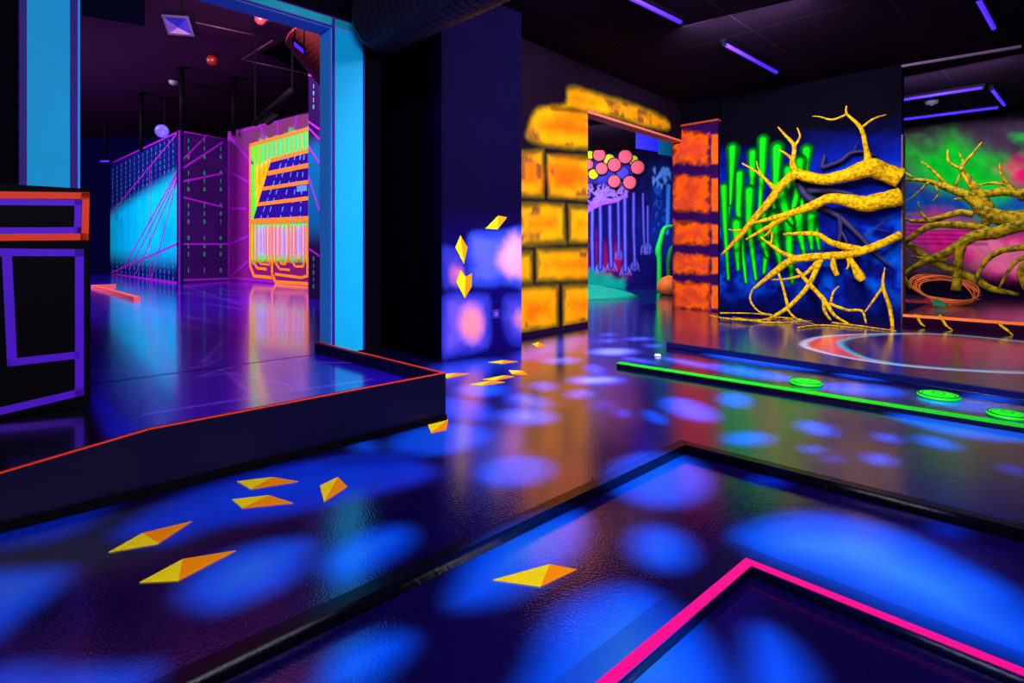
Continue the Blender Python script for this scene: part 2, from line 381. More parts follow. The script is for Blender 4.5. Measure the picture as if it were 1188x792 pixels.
# ---- flat walls
def wall(name, a, b, z0, z1, m, thick=.12, off=0):
    p = Plane(a, b); A = p.at(0, 0, off); B = p.at(p.L, 0, off); n = p.n*thick
    mb = MB().slab([A[:2], B[:2], (B-n)[:2], (A-n)[:2]], z0, z1); return struct(mb.build(name, m))
ZC = 3.28; ZH = 4.9
S0 = Vector((-.61, 4.87, 0)); S1 = G(605, 405)
stone_pl = Plane(S0, S1)
def stone_paint(cv):
    W = lambda pts: [stone_pl.sz(x, y) for x, y in pts]
    cv.blob([(cv.x.min(), -1), (cv.x.max(), -1), (cv.x.max(), 1.15), (cv.x.min(), 1.15)], (12, 3, 84), .25)
    def stone(p, c1, c2, c3, cc, rr):
        P_ = W(smooth_poly(p, 3)); cv.blob(P_, c1, .035, wob=.02); cv.blob(P_, c2, .06, .08, wob=.05)
        cx, cy = stone_pl.sz(*cc)
        cv.blob([(cx+rr*math.cos(a)*1.0, cy+rr*math.sin(a)) for a in np.linspace(0, 6.28, 18)[:-1]], c3, rr*.6, .02, wob=.06)
    stone([(514, 290), (525, 286), (539, 290), (541, 310), (538, 333), (525, 334), (513, 332)], (36, 44, 160), (72, 56, 180), (190, 95, 160), (530, 316), .09)
    stone([(544, 272), (560, 267), (590, 266), (625, 264), (625, 335), (590, 331), (560, 333), (545, 328), (541, 300)], (34, 56, 180), (78, 86, 215), (245, 150, 200), (596, 298), .19)
    stone([(512, 345), (540, 341), (567, 342), (570, 370), (569, 398), (555, 408), (530, 412), (511, 414)], (38, 44, 170), (98, 76, 205), (245, 135, 150), (547, 375), .15)
    stone([(585, 345), (600, 340), (620, 340), (620, 400), (600, 402), (588, 395), (582, 370)], (30, 34, 150), (70, 60, 180), (200, 115, 160), (606, 370), .11)
    x, y = cv.x, cv.y
    n = fbm(x*14, y*14, 4); cv.c *= (.86+.28*n)[:, None]
struct(wall_canvas('wall_stone', stone_pl, 0, stone_pl.L, 0, ZC, .014, (7, 2, 34), stone_paint, .7))
B0 = G(600, 393); B1 = Vector((.957, 7.09, 0)); B2 = Vector((2.75, 8.78, 0))
brick_pl = Plane(B0, B1)
OR = (255, 94, 6); YO = (240, 160, 6); RD = (255, 82, 18)
def brick(cv, P_, c1, c2, seed, edge=(95, 78, 12), r=.05):
    cv.blob(P_, edge, .03, -.005, wob=.015, wsc=6, seed=seed)
    cv.blob(P_, c1, .05, .055, wob=.035, wsc=4, seed=seed+1)
    cv.blob(P_, c2, .15, .16, wob=.14, wsc=2.2, seed=seed+2)
    cv.blob(P_, (90, 50, 20), .02, .085, wob=.16, wsc=5, seed=seed+3, op=.0)
    idx = cv.near(P_, .0); d = cv.sd(P_, idx); n = fbm(cv.x[idx]*3.2, cv.y[idx]*3.2, seed+9)
    cv.mix(idx, (80, 40, 30), sstep(.56, .74, n)*sstep(-.02, -.07, d)*sstep(-.2, -.1, d)*.8)
def brick_paint(cv):
    W = lambda pts: [brick_pl.sz(x, y) for x, y in pts]
    brick(cv, W(smooth_poly([(611, 150), (618, 130), (630, 122), (655, 124), (700, 134), (700, 176), (682, 175), (650, 172), (622, 168), (610, 160)], 3)), YO, OR, 1)
    brick(cv, W(smooth_poly([(655, 118), (657, 102), (672, 100), (700, 110), (740, 118), (740, 145), (690, 132), (640, 126)], 3)), YO, OR, 41)
    brick(cv, W([(600, 175), (631, 173), (631, 229), (600, 228)]), YO, OR, 5)
    brick(cv, W([(634, 178), (700, 182), (700, 233), (636, 230)]), YO, OR, 9)
    brick(cv, W([(600, 234), (655, 236), (657, 283), (600, 286)]), YO, OR, 13)
    brick(cv, W([(659, 237), (700, 240), (700, 283), (660, 282)]), YO, OR, 17)
    brick(cv, W([(600, 291), (618, 291), (618, 328), (600, 329)]), YO, OR, 21)
    brick(cv, W([(622, 288), (700, 288), (700, 324), (622, 327)]), YO, OR, 25)
    brick(cv, W([(600, 333), (648, 330), (648, 380), (600, 388)]), YO, OR, 29)
    brick(cv, W([(652, 330), (700, 328), (700, 374), (653, 379)]), YO, OR, 33)
    n = fbm(cv.x*11, cv.y*11, 4); cv.c *= (.85+.3*n)[:, None]
    cv.blob([(-1, -1), (9, -1), (9, .055), (-1, .055)], (30, 8, 40), .004)
s_door = (B1-Vector((B0.x, B0.y, 0))).length
struct(wall_canvas('wall_brick', brick_pl, 0, s_door, 0, ZC, .012, (20, 8, 24), brick_paint, .16))
def over_paint(cv):
    W = lambda pts: [brick_pl.sz(x, y) for x, y in pts]
    brick(cv, W(smooth_poly([(655, 118), (657, 102), (672, 100), (700, 110), (730, 118), (772, 136), (775, 152), (740, 145), (690, 132), (640, 126)], 3)), YO, OR, 41)
    n = fbm(cv.x*11, cv.y*11, 4); cv.c *= (.75+.5*n)[:, None]
s_end = brick_pl.sz(790, 160)[0]
zl = brick_pl.sz(682, 131)[1]
struct(wall_canvas('wall_over_doorway', brick_pl, s_door, s_end+.02, zl+.03, ZC, .012, (20, 8, 24), over_paint, .16))
# left tip of the lintel brick lies on the brick wall: repaint there is part of wall_brick
mb = MB(); A = brick_pl.at(s_door-.01, 0, .004); Bq = brick_pl.at(s_end+.02, 0, .004); n_ = brick_pl.n*.18
mb.slab([A[:2], Bq[:2], (Bq-n_)[:2], (A-n_)[:2]], zl, zl+.03)
struct(mb.build('trim_1', mat('salmon_lintel_paint', (235, 110, 90), .6, .2)))

# cactus wall plane + pier
C0 = G(835, 361); C1 = G(1043, 380)
cdir = Vector((.7071, -.7071, 0)); C1 = C0+cdir*(C1-C0).length
cact_pl = Plane(C0, C1)
PA = C0-cdir*.75; pier_pl = Plane(PA+cact_pl.n*.06, C0+cact_pl.n*.06)
def pier_paint(cv):
    W = lambda pts: [pier_pl.sz(x, y) for x, y in pts]
    for k, (y0, y1) in enumerate([(152, 190), (203, 245), (257, 283), (295, 317), (327, 358)]):
        P_ = W([(782, y0), (822, y0+3), (822, y1), (782, y1-1)])
        cv.blob(P_, (130, 40, 10), .03, -.015, wob=.04, wsc=12, seed=k*7)
        cv.blob(P_, OR, .05, .02, wob=.07, wsc=11, seed=k*7+1); cv.blob(P_, RD, .09, .08, wob=.12, wsc=9, seed=k*7+2)
        cv.blob(P_, (90, 10, 50), .05, .1, wob=.24, wsc=7, seed=k*7+5, op=.35)
        cv.blob(W([(825.5, y0+4), (834, y0+4), (834, y1), (825.5, y1)]), (235, 95, 15), .02, wob=.02, seed=k)
    n = fbm(cv.x*14, cv.y*14, 4); cv.c *= (.7+.6*n)[:, None]
zp_top = pier_pl.sz(800, 146)[1]
struct(wall_canvas('wall_pier', pier_pl, -.02, pier_pl.L, 0, zp_top, .01, (42, 8, 70), pier_paint, .3))
mb = MB(); A = pier_pl.at(-.1, 0, .05); Bq = pier_pl.at(pier_pl.L+.02, 0, .05); n_ = pier_pl.n*.5
mb.slab([A[:2], Bq[:2], (Bq-n_)[:2], (A-n_)[:2]], zp_top+.03, ZC); struct(mb.build('wall_above_pier', M['blackwall']))
mb = MB(); mb.slab([A[:2], Bq[:2], (Bq-n_)[:2], (A-n_)[:2]], zp_top, zp_top+.03); struct(mb.build('trim_2', mat('rust_pier_cap', (170, 60, 25), .6, .2)))

ZC1 = lambda zx, zy: (820+zx/2.6417, 100+zy/2.64)
def cactus_paint(cv):
    W = lambda pts: [cact_pl.sz(*ZC1(x, y)) for x, y in pts]
    # blue sky band fading to black above
    n = fbm(cv.x*1.5, cv.y*5, 8)
    a = sstep(2.6, 2.0, cv.y+(n-.5)*.35)*sstep(-.1, .5, cv.y); cv.mix(np.arange(cv.x.size), (4, 26, 150), a*.95)
    m = fbm(cv.x*6, cv.y*6, 21); a2 = sstep(1.7, 1.2, cv.y)*sstep(.1, .5, cv.y)*sstep(.45, .8, m); cv.mix(np.arange(cv.x.size), (0, 80, 190), a2*.8)
    a3 = sstep(.62, .3, m)*sstep(1.6, 1.1, cv.y); cv.mix(np.arange(cv.x.size), (4, 6, 60), a3*.8)
    a4 = sstep(2.2, 1.95, cv.y)*sstep(1.7, 1.9, cv.y)*sstep(.4, .7, n); cv.mix(np.arange(cv.x.size), (10, 60, 190), a4*.8)
    GD = (0, 95, 20); GL = (14, 235, 22)
    cc = [((85, 195), (70, 330), (62, 430), 13), ((140, 205), (138, 300), (140, 420), 12), ((172, 165), (168, 280), (160, 400), 13), ((100, 270), (96, 380), (120, 600), 13),
          ((215, 190), (212, 270), (205, 400), 16), ((250, 255), (245, 320), (225, 440), 13), ((305, 195), (300, 260), (290, 380), 13), ((285, 230), (275, 330), (240, 480), 14), ((318, 330), (330, 420), (345, 500), 11), ((52, 310), (55, 420), (66, 590), 12),
          ((130, 320), (128, 420), (150, 590), 14), ((180, 400), (185, 480), (175, 570), 15), ((205, 400), (210, 470), (228, 560), 16), ((250, 420), (252, 500), (262, 600), 14), ((280, 390), (285, 450), (300, 520), 14), ((90, 420), (92, 500), (96, 560), 15),
          ((225, 330), (240, 380), (262, 420), 18), ((160, 430), (170, 470), (185, 520), 16), ((320, 400), (318, 460), (322, 500), 12), ((78, 190), (76, 260), (72, 360), 14)]
    for a, b, c, wd in cc:
        s = wd*1.35/2.64/F*8.2; P_ = W([a, ((a[0]+b[0])/2, (a[1]+b[1])/2), b, ((c[0]+b[0])/2, (c[1]+b[1])/2), c])
        cv.stroke(P_, s*1.15, (0, 45, 15), .012, s*.45); cv.stroke(P_, s, GD, .012, s*.3, shade=GL); cv.stroke(P_, s*.42, GL, .02, s*.12)
    n = fbm(cv.x*18, cv.y*7, 4); cv.c *= (.75+.5*n)[:, None]
struct(wall_canvas('wall_cactus', cact_pl, 0, cact_pl.L, 0, ZC, .0115, (5, 3, 14), cactus_paint, .14))

# stage room mural wall (behind the branches)
Mp = G(1100, 340, .165); mur_pl = Plane(Mp-cdir*2.2, Mp+cdir*3.2)
def mural_paint(cv):
    W = lambda pts: [mur_pl.sz(x, y) for x, y in pts]
    A_ = np.arange(cv.x.size); n = fbm(cv.x*1.2, cv.y*3, 2)
    zt = mur_pl.sz(1100, 158)[1]
    cv.mix(A_, (66, 48, 70), sstep(zt+.25, zt-.05, cv.y+(n-.5)*.2))
    cv.blob(W(smooth_poly([(1030, 215), (1100, 212), (1190, 222), (1260, 240), (1260, 262), (1188, 258), (1120, 268), (1030, 268)])), (10, 70, 150), .35, wob=.2, wsc=1.5)
    cv.blob(W([(1020, 195), (1020, 160), (1070, 162), (1140, 176), (1165, 200), (1175, 232), (1120, 226), (1080, 214), (1050, 190)]), (10, 200, 40), .3, wob=.35, wsc=2.2)
    cv.blob(W([(1175, 158), (1230, 160), (1240, 185), (1200, 180)]), (10, 190, 60), .15, wob=.2)
    cv.blob(W(smooth_poly([(1168, 190), (1200, 185), (1250, 195), (1240, 225), (1180, 214)])), (225, 20, 100), .2, wob=.15)
    cv.blob(W(smooth_poly([(1050, 262), (1100, 255), (1150, 268), (1200, 262), (1250, 270), (1250, 325), (1190, 322), (1150, 318), (1100, 290), (1045, 278)])), (235, 25, 135), .3, wob=.25, wsc=2)
    cv.blob(W(smooth_poly([(1125, 285), (1165, 275), (1200, 290), (1200, 318), (1160, 315)])), (235, 110, 150), .25, wob=.3, wsc=3)
    cv.blob(W(smooth_poly([(1080, 262), (1130, 250), (1200, 240), (1200, 252), (1140, 268)])), (10, 150, 110), .12, wob=.2, op=.7)
    for yy in (248, 256, 262, 267, 272, 277, 282):
        cv.stroke(W([(1030, yy), (1145, yy+1)]), .02, (90, 10, 90) if yy > 258 else (150, 90, 60), .02, op=.7)
    cv.blob(W([(1030, 318), (1260, 326), (1260, 360), (1030, 360)]), (14, 6, 30), .15, wob=.1)
    n = fbm(cv.x*10+cv.y*6, cv.y*4-cv.x*3, 6, 3); cv.c *= (.65+.7*n)[:, None]
struct(wall_canvas('wall_mural', mur_pl, 0, mur_pl.L, .1, ZC, .022, (8, 5, 10), mural_paint, .12))

# forest mural wall seen through the doorway
for_pl = Plane((-1.0, 13.4), (5.6, 13.4))
zf = lambda zx, zy: (680+zx/4.173, 160+zy/4.168)
def forest_paint(cv):
    W = lambda pts: [for_pl.sz(*zf(x, y)) for x, y in pts]
    A_ = np.arange(cv.x.size); z = cv.y
    cv.mix(A_, (16, 10, 95), sstep(3.0, 1.6, z)*.9)
    cv.blob(W([(10, 480), (60, 520), (160, 540), (170, 630), (60, 640), (10, 600)]), (150, 10, 90), .35, wob=.25)
    cv.blob(W(smooth_poly([(300, 150), (420, 150), (420, 560), (330, 520), (310, 300)])), (10, 45, 150), .4, wob=.4, wsc=2, op=.8)
    tr = [((30, 310), (28, 480), (32, 640), 20), ((68, 330), (70, 480), (68, 630), 17), ((115, 330), (116, 480), (122, 620), 18), ((155, 300), (157, 450), (158, 570), 12), ((187, 290), (188, 470), (190, 640), 18), ((230, 270), (230, 450), (236, 620), 14),
          ((275, 270), (277, 400), (282, 540), 10), ((298, 330), (298, 450), (300, 540), 9)]
    for i, (a, b, c, wd) in enumerate(tr):
        s = wd/4.17/F*13.4*.72; P_ = W([a, b, c]); col = [(66, 66, 215), (46, 60, 220)][i % 2]
        cv.stroke(P_, s*1.2, (12, 6, 60), .02, s*1.15)
        for dx in (-28, -14, 0, 14, 28): cv.stroke(W([(c[0], c[1]-35), (c[0]+dx*.5, c[1]-8), (c[0]+dx*wd/18, c[1]+22)]), s*.45, (110, 110, 235), .015, s*.12)
        cv.stroke(P_, s, (26, 24, 120), .015, shade=col); cv.stroke(P_, s*.28, (105, 105, 240), .02)
    # pink tree boughs
    PK = (150, 84, 200)
    cv.blob(W(smooth_poly([(10, 160), (60, 100), (150, 110), (215, 140), (200, 190), (120, 215), (10, 215)])), (60, 60, 200), .12, wob=.1)
    cv.stroke(W([(-40, 380), (20, 335), (80, 310), (150, 300), (190, 275), (205, 240)]), .085, PK, .015, .03)
    cv.stroke(W([(20, 335), (60, 280), (100, 255), (130, 240)]), .06, PK, .015, .02)
    random.seed(5)
    for k in range(46):
        x0 = 10+random.random()*185; y0 = 215+random.random()*70
        if y0 > 305-(x0)*.25: continue
        cv.stroke(W([(x0, y0), (x0+random.uniform(-22, 22), y0+random.uniform(8, 22)), (x0+random.uniform(-30, 30), y0+random.uniform(20, 36))]), .018, (150, 110, 225), .012)
    # pale blue feathery plant at the right
    for k in range(70):
        x0 = random.uniform(325, 405); y0 = random.uniform(140, 235) if k < 40 else random.uniform(230, 500)
        cv.stroke(W([(x0, y0), (x0+random.uniform(-6, 6), y0+random.uniform(10, 26))]), .03 if k < 40 else .02, (90, 150, 245) if k < 40 else (20, 90, 220), .015, .01, op=.8)
    cv.stroke(W([(398, 230), (396, 330), (392, 460)]), .04, (60, 130, 240), .02)
    cv.blob(W([(-10, 640), (60, 655), (180, 690), (180, 730), (-10, 730)]), (10, 150, 130), .1, wob=.1)
    n = fbm(cv.x*7, cv.y*7, 6, 3); cv.c *= (.75+.5*n)[:, None]
struct(wall_canvas('wall_forest', for_pl, 0, for_pl.L, 0, ZC, .022, (14, 6, 40), forest_paint, .12))
# remaining shell
wall('wall_dark_return', PC+Vector((-.35, .35, 0)), S0, 0, ZC, M['blackwall'], .12, off=-.02)
Fp = Vector((-1.343, 4.17, 0)); Fd = Vector((.7071, .7071, 0))
fl_in = Vector((-2.395, 3.118, 0)); fl_out = Vector((-2.576, 2.937, 0)); fr_out = Fp+Fd*.28
portal = Plane(fl_out, fr_out); ZL = 2.62; ZT = 2.71
ng = MB()
wall('wall_above_frame', fl_out-Fd*.0, fr_out, ZT, ZH, M['blackwall'], .16, off=-.02)
wall('wall_left_of_frame', fl_out-Fd*3.5, fl_out-Fd*.0, 0, ZH, M['blackwall'], .16, off=-.02)
wall('wall_right_of_frame', fr_out, fr_out+Vector((-.5, 1.2, 0)), 0, ZC, M['blackwall'], .12)
wall('wall_side_forest', (4.3, 9.4), (4.3, 13.4), 0, ZC, M['blackwall'])
wall('wall_behind', (-8, -4), (13, -4), 0, ZC, M['blackwall'])
wall('wall_right', (13, -4), (13, 16), 0, ZC, M['blackwall'])
wall('wall_arena_back', (-20, 20), (0, 20), 0, ZH, mat('arena_far_wall', (7, 4, 58), .8, .02))
wall('wall_arena_left', (-18.5, 2), (-18.5, 20), 0, ZH, M['blackwall'])
wall('wall_arena_right', (-1.6, 6.2), (-1.6, 20), 0, ZH, M['blackwall'])

def ceiling_mat():
    m = mat('ceiling_tiles_dark', (34, 14, 38), .9, .02); nt = m.node_tree; b = nt.nodes['Principled BSDF']
    br = nt.nodes.new('ShaderNodeTexBrick'); tc = nt.nodes.new('ShaderNodeTexCoord'); mp = nt.nodes.new('ShaderNodeMapping'); mp.inputs['Rotation'].default_value = (0, 0, math.radians(45))
    nt.links.new(tc.outputs['Object'], mp.inputs[0]); nt.links.new(mp.outputs[0], br.inputs['Vector'])
    br.inputs['Scale'].default_value = 1.; br.inputs['Brick Width'].default_value = 1.2; br.inputs['Row Height'].default_value = .6; br.inputs['Mortar Size'].default_value = .006; br.offset = 0
    br.inputs['Color1'].default_value = (*lin((20, 8, 25)), 1); br.inputs['Color2'].default_value = (*lin((17, 7, 22)), 1); br.inputs['Mortar'].default_value = (*lin((40, 20, 46)), 1)
    nt.links.new(br.outputs[0], b.inputs['Base Color']); return m
struct(MB().slab([(-8, -4), (13.1, -4), (13.1, 16), (-1.5, 16), (-1.5, 5.8), tuple((fr_out+Vector((-.02, .02, 0)))[:2]), tuple((fl_out-Fd*3.5)[:2]), (-8, -1)], ZC, ZC+.1).build('ceiling', ceiling_mat()))
struct(MB().slab([(-19, 20.1), (-1.5, 20.1), (-1.5, 5.9), (-1.2, 4.5), tuple((fl_out-Fd*3.5)[:2]), (-19, -1)], ZH, ZH+.1).build('ceiling_arena', M['ceiling_high']))

# ---- right-hand stage and painted platform floor
ST = .165
A = cact_pl.at(cact_pl.L+.02, 0, .1); Bq = cact_pl.at(cact_pl.L+5.5, 0, .1)
def stage_paint(cv):
    n = fbm(cv.x*2, cv.y*2, 31); cv.mix(np.arange(cv.x.size), (70, 14, 50), n*.7)
sp = Plane(A, Bq)
us = np.linspace(0, 5.5, 110); vv = np.linspace(0, 4., 70); U_, V_ = np.meshgrid(us, vv); cv = Canvas(U_.ravel(), V_.ravel(), (28, 10, 44)); stage_paint(cv)
stg = grid_mesh('stage_floor', us, vv, lambda a, b: np.stack([A.x+cdir.x*a-sp.n.x*b, A.y+cdir.y*a-sp.n.y*b, 0*a+ST], 1), cv.c, M['floor'], back=(0, 0, -ST+.002)); struct(stg)

# ring plate: the glossy dark platform with the painted crescent
ZR = .03
kb0 = G(776, 402, .0); kb1 = G(1188, 463, .0); kd = (kb1-kb0).normalized()
RA = kb0; RB = kb0+kd*9
def ring_paint(cv):
    n = fbm(cv.x*1.4, cv.y*1.4, 12); cv.mix(np.arange(cv.x.size), (60, 8, 60), n*.6)
    out = q2(smooth_poly([(932, 399), (950, 391), (1000, 387.5), (1080, 387), (1150, 392), (1230, 402), (1300, 420), (1300, 434), (1188, 432.5), (1110, 429), (1040, 423), (985, 415), (945, 406)]), ZR)
    inn = q2(smooth_poly([(976, 399), (990, 392), (1030, 388.3), (1090, 388), (1150, 393.2), (1230, 403.5), (1290, 420), (1290, 432.6), (1188, 431.2), (1110, 427.8), (1045, 422), (1000, 413.5)]), ZR)
    cv.blob(out, (200, 215, 255), .035, -.03); cv.blob(out, (255, 70, 40), .03, .035)
    cv.blob(inn, (40, 200, 225), .03, -.035); cv.blob(inn, (46, 8, 62), .03, .02, (120, 6, 60), .9)
    nz = fbm(cv.x*9, cv.y*9, 11, 3); cv.c *= (.85+.3*nz)[:, None]
us = np.linspace(0, 7.5, 520); vv = np.linspace(0, 1, 230)
U_, V_ = np.meshgrid(us, vv)
off = Vector((-kd.y, kd.x, 0))
def ringxy(u, v):
    depth = 3.6
    return kb0.x+kd.x*u+off.x*v*depth, kb0.y+kd.y*u+off.y*v*depth
xw, yw = ringxy(U_.ravel(), V_.ravel()); cv = Canvas(xw, yw, (30, 8, 56)); ring_paint(cv)
rp = grid_mesh('ring_platform', us, vv, lambda u, v: np.stack([*ringxy(u, v), 0*u+ZR], 1), cv.c, M['floor'], back=(0, 0, -ZR+.002)); struct(rp)

# ================================================================== THINGS
def kerb_strip(pts, wl, wr):
    """footprint of a polyline widened wl to the left and wr to the right, mitred"""
    L_, R_ = [], []; pts = [Vector((p[0], p[1])) for p in pts]; n = len(pts)
    for i in range(n):
        d0 = (pts[i]-pts[max(i-1, 0)]) if i else pts[1]-pts[0]; d1 = (pts[min(i+1, n-1)]-pts[i]) if i < n-1 else d0
        d0 = d0.normalized(); d1 = d1.normalized(); n0 = Vector((-d0.y, d0.x)); n1 = Vector((-d1.y, d1.x)); m = (n0+n1).normalized(); k = 1/max(.3, m.dot(n0))
        L_.append(pts[i]+m*wl*k); R_.append(pts[i]-m*wr*k)
    return L_, R_
def kerb(name, pts, wl, wr, z0, z1, m, parent=None, bevel=0):
    L_, R_ = kerb_strip(pts, wl, wr); n = len(pts); z1 = z1 if isinstance(z1, (list, tuple)) else [z1]*n; z0 = z0 if isinstance(z0, (list, tuple)) else [z0]*n
    v, f = [], []
    for i in range(n): v += [(*L_[i], z0[i]), (*R_[i], z0[i]), (*R_[i], z1[i]), (*L_[i], z1[i])]
    for i in range(n-1):
        a = i*4; b = a+4
        for k in range(4): f.append((a+k, a+(k+1) % 4, b+(k+1) % 4, b+k))
    f += [(3, 2, 1, 0), ((n-1)*4, (n-1)*4+1, (n-1)*4+2, (n-1)*4+3)]
    return MB().add(v, f).build(name, m, parent, bevel=bevel)

# arena kerb (wraps the platform corner)
tB = G(174, 573); t0 = Vector((-1.79, 1.964, 0))
tBp = Vector((PR[0], PR[1], 0)) - kdir*((Vector((PR[0], PR[1], 0))-Vector((tB.x, tB.y, 0))).length)
farL = Vector((PR[0], PR[1], 0))-kdir*4.4; midL = Vector((PR[0], PR[1], 0))-kdir*(Vector((PR[0], PR[1], 0))-t0).length
kend = Vector((K.x, K.y, 0))
Rr = Vector((PR[0], PR[1], 0))
pts = [farL, midL, tBp, Rr, kend]; zs = [.2, .205, .262, .27, .27]
kr = empty('arena_kerb', tuple(Rr)); tag(kr, 'long black kerb with a thin orange-red top line around the raised floor at left', 'kerb')
kerb('kerb_board', pts, .04, 0, 0.004, zs, mat('dark_indigo_board', (8, 4, 38), .4, .25), kr)
kerb('red_line', pts, .016, 0.0, [z+.0005 for z in zs], [z+.004 for z in zs], M['orange_tape'], kr)
kerb('skirting', pts[:4], 0.0, .012, 0.004, .035, M['black'], kr)

# portal frame
pf = empty('portal_frame', tuple(Fp)); tag(pf, 'tall cyan painted portal frame with violet edges at the raised floor', 'door frame')
dp = .18
def fbox(name, s0, s1, z0, z1, m, o0_=0., o1=-dp):
    a = portal.at(s0, 0, o0_); b = portal.at(s1, 0, o0_); c = portal.at(s1, 0, o1); d = portal.at(s0, 0, o1)
    return MB().slab([a[:2], b[:2], c[:2], d[:2]], z0, z1).build(name, m, pf, bevel=.003)
LT = portal.L; sli = (fl_in-fl_out).length; sri = (Fp-fl_out).length
fbox('post', 0.0, sli, ZP, ZL, M['blue_reveal']); fbox('post', sri, LT, ZP, ZL, M['blue_reveal'])
fbox('lintel', 0, LT, ZL, ZT, M['blue_reveal'])
fbox('face_panel', .03, sli-.045, ZP, ZL, M['cyan'], .004, 0.); fbox('face_panel', sri+.03, LT-.018, ZP, ZL, M['cyan'], .004, 0.)
fbox('face_panel', .03, LT-.0, ZL+.022, ZT-.01, mat('teal_frame_paint', (10, 150, 170), .6, .2), .004, 0.)
for a, b, z0, z1 in [(0, .03, ZP, ZT), (sli-.045, sli-.012, ZP, ZL), (sri+.006, sri+.03, ZP, ZT), (LT-.018, LT, ZP, ZT-.01)]: fbox('violet_edge', a, b, z0, z1, M['frame_purple'], .006, 0.)
fbox('violet_edge', sli-.012, sri+.006, ZL+.004, ZL+.022, M['frame_purple'], .006, 0.)
fbox('violet_edge', .03, LT-.018, ZT-.01, ZT, M['frame_purple'], .0065, 0.)

# black counter with orange and violet line frames
ca = G(105, 470, ZP); cdr = Vector((.7071, .7071, 0)); cb = ca-cdr*2.2; cpl = Plane(cb, ca)
def cp(px, py, o=0.): return cpl.px(px, py, o)
bx = empty('barrier_box', (ca.x, ca.y, ZP)); tag(bx, 'black box barrier with an orange-red rectangle above violet line frames at far left', 'barrier')
ztop = cpl.sz(105, 219)[1]
nn = cpl.n*.16
MB().slab([cb[:2], ca[:2], (ca-nn)[:2], (cb-nn)[:2]], ZP, ztop).build('body', M['black'], bx, bevel=.006)
def fr_strip(name, pts, w_, m, close=False):
    """painted line on the box face following pixel corner points"""
    P_ = [cpl.sz(*p) for p in pts]
    if close: P_ = P_+[P_[0]]
    mb = MB()
    for a, b in zip(P_[:-1], P_[1:]):
        d = Vector((b[0]-a[0], b[1]-a[1])).normalized()*w_/2; n = Vector((-d.y, d.x)); a2 = Vector(a)-d; b2 = Vector(b)+d
        q = [a2+n, b2+n, b2-n, a2-n]; mb.prism([cpl.at(x, z, .0005) for x, z in q], cpl.n*.004)
    return mb.build(name, m, bx)
fr_strip('orange_rectangle', [(-120, 225), (99, 227), (98, 274.5), (-120, 276)], .033, M['orange_tape'])
fr_strip('violet_rectangle', [(-120, 233), (91, 235), (90, 267), (-120, 268)], .03, M['violet_tape'])
fr_strip('violet_frame', [(-120, 292), (92, 293), (92, 455), (-120, 505)], .035, M['violet_tape'])
fr_strip('violet_bracket', [(8, 296), (14, 420), (86, 412)], .035, M['violet_tape'])

# low black kerb frame in the foreground
kc = G(790, 510, .045); kl = G(200, 779, .045); krr = G(1188, 608, .045)
kl = kc+(kl-kc)*1.6; krr = kc+(krr-kc)*1.25
lane = empty('lane_kerb', (kc.x, kc.y, 0)); tag(lane, 'long low black kerb bent to a corner on the blue-spotted floor', 'kerb')
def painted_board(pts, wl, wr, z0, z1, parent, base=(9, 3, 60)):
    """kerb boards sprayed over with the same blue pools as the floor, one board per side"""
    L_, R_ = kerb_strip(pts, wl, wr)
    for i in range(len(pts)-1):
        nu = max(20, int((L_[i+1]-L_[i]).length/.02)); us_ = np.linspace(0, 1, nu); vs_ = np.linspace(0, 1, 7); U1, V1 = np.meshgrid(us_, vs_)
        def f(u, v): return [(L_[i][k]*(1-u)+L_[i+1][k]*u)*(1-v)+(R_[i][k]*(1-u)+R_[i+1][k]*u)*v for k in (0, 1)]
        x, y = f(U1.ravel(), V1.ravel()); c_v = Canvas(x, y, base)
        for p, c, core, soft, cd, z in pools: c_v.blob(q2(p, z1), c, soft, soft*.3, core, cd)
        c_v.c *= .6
        o = grid_mesh('kerb_board', us_, vs_, lambda a, b: np.stack([*f(a, b), 0*a+z1], 1), c_v.c, M['kerbpaint'], back=(0, 0, z0-z1)); child(o, parent)
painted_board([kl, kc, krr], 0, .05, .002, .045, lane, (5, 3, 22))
# pink frame
pc = G(869, 652, .034); pl2 = G(704, 792, .034); pr2 = G(1188, 780, .034); pl2 = pc+(pl2-pc)*1.8; pr2 = pc+(pr2-pc)*1.5
pk = empty('hole_border', tuple(pc)); pk.location.z = 0; tag(pk, 'kerb corner with a bright pink top line nearest the camera', 'kerb')
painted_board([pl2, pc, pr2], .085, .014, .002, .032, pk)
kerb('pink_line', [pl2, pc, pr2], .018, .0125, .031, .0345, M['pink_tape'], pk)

# green kerb
g0 = G(717, 420.5, .035); g1 = G(1188, 494, .035); g1 = g0+(g1-g0)*1.4
gk = empty('green_kerb', tuple(g0)); gk.location.z = 0; tag(gk, 'straight kerb with a bright green top line crossing the floor', 'kerb')
kerb('kerb_board', [g0, g1], .05, .026, .002, .033, M['gloss_black'], gk, bevel=.003)
kerb('green_line', [g0, g1], .042, .026, .030, .0375, M['green_line'], gk)
# back kerb of the ring platform
o = kerb('platform_kerb', [kb0, kb0+kd*7.5], 0, .05, .002, .052, M['gloss_black'], bevel=.004); tag(o, 'dark blue-black kerb along the front of the ring platform', 'kerb')
o.data.materials[0] = mat('navy_gloss_kerb', (8, 12, 70), .2, .5)
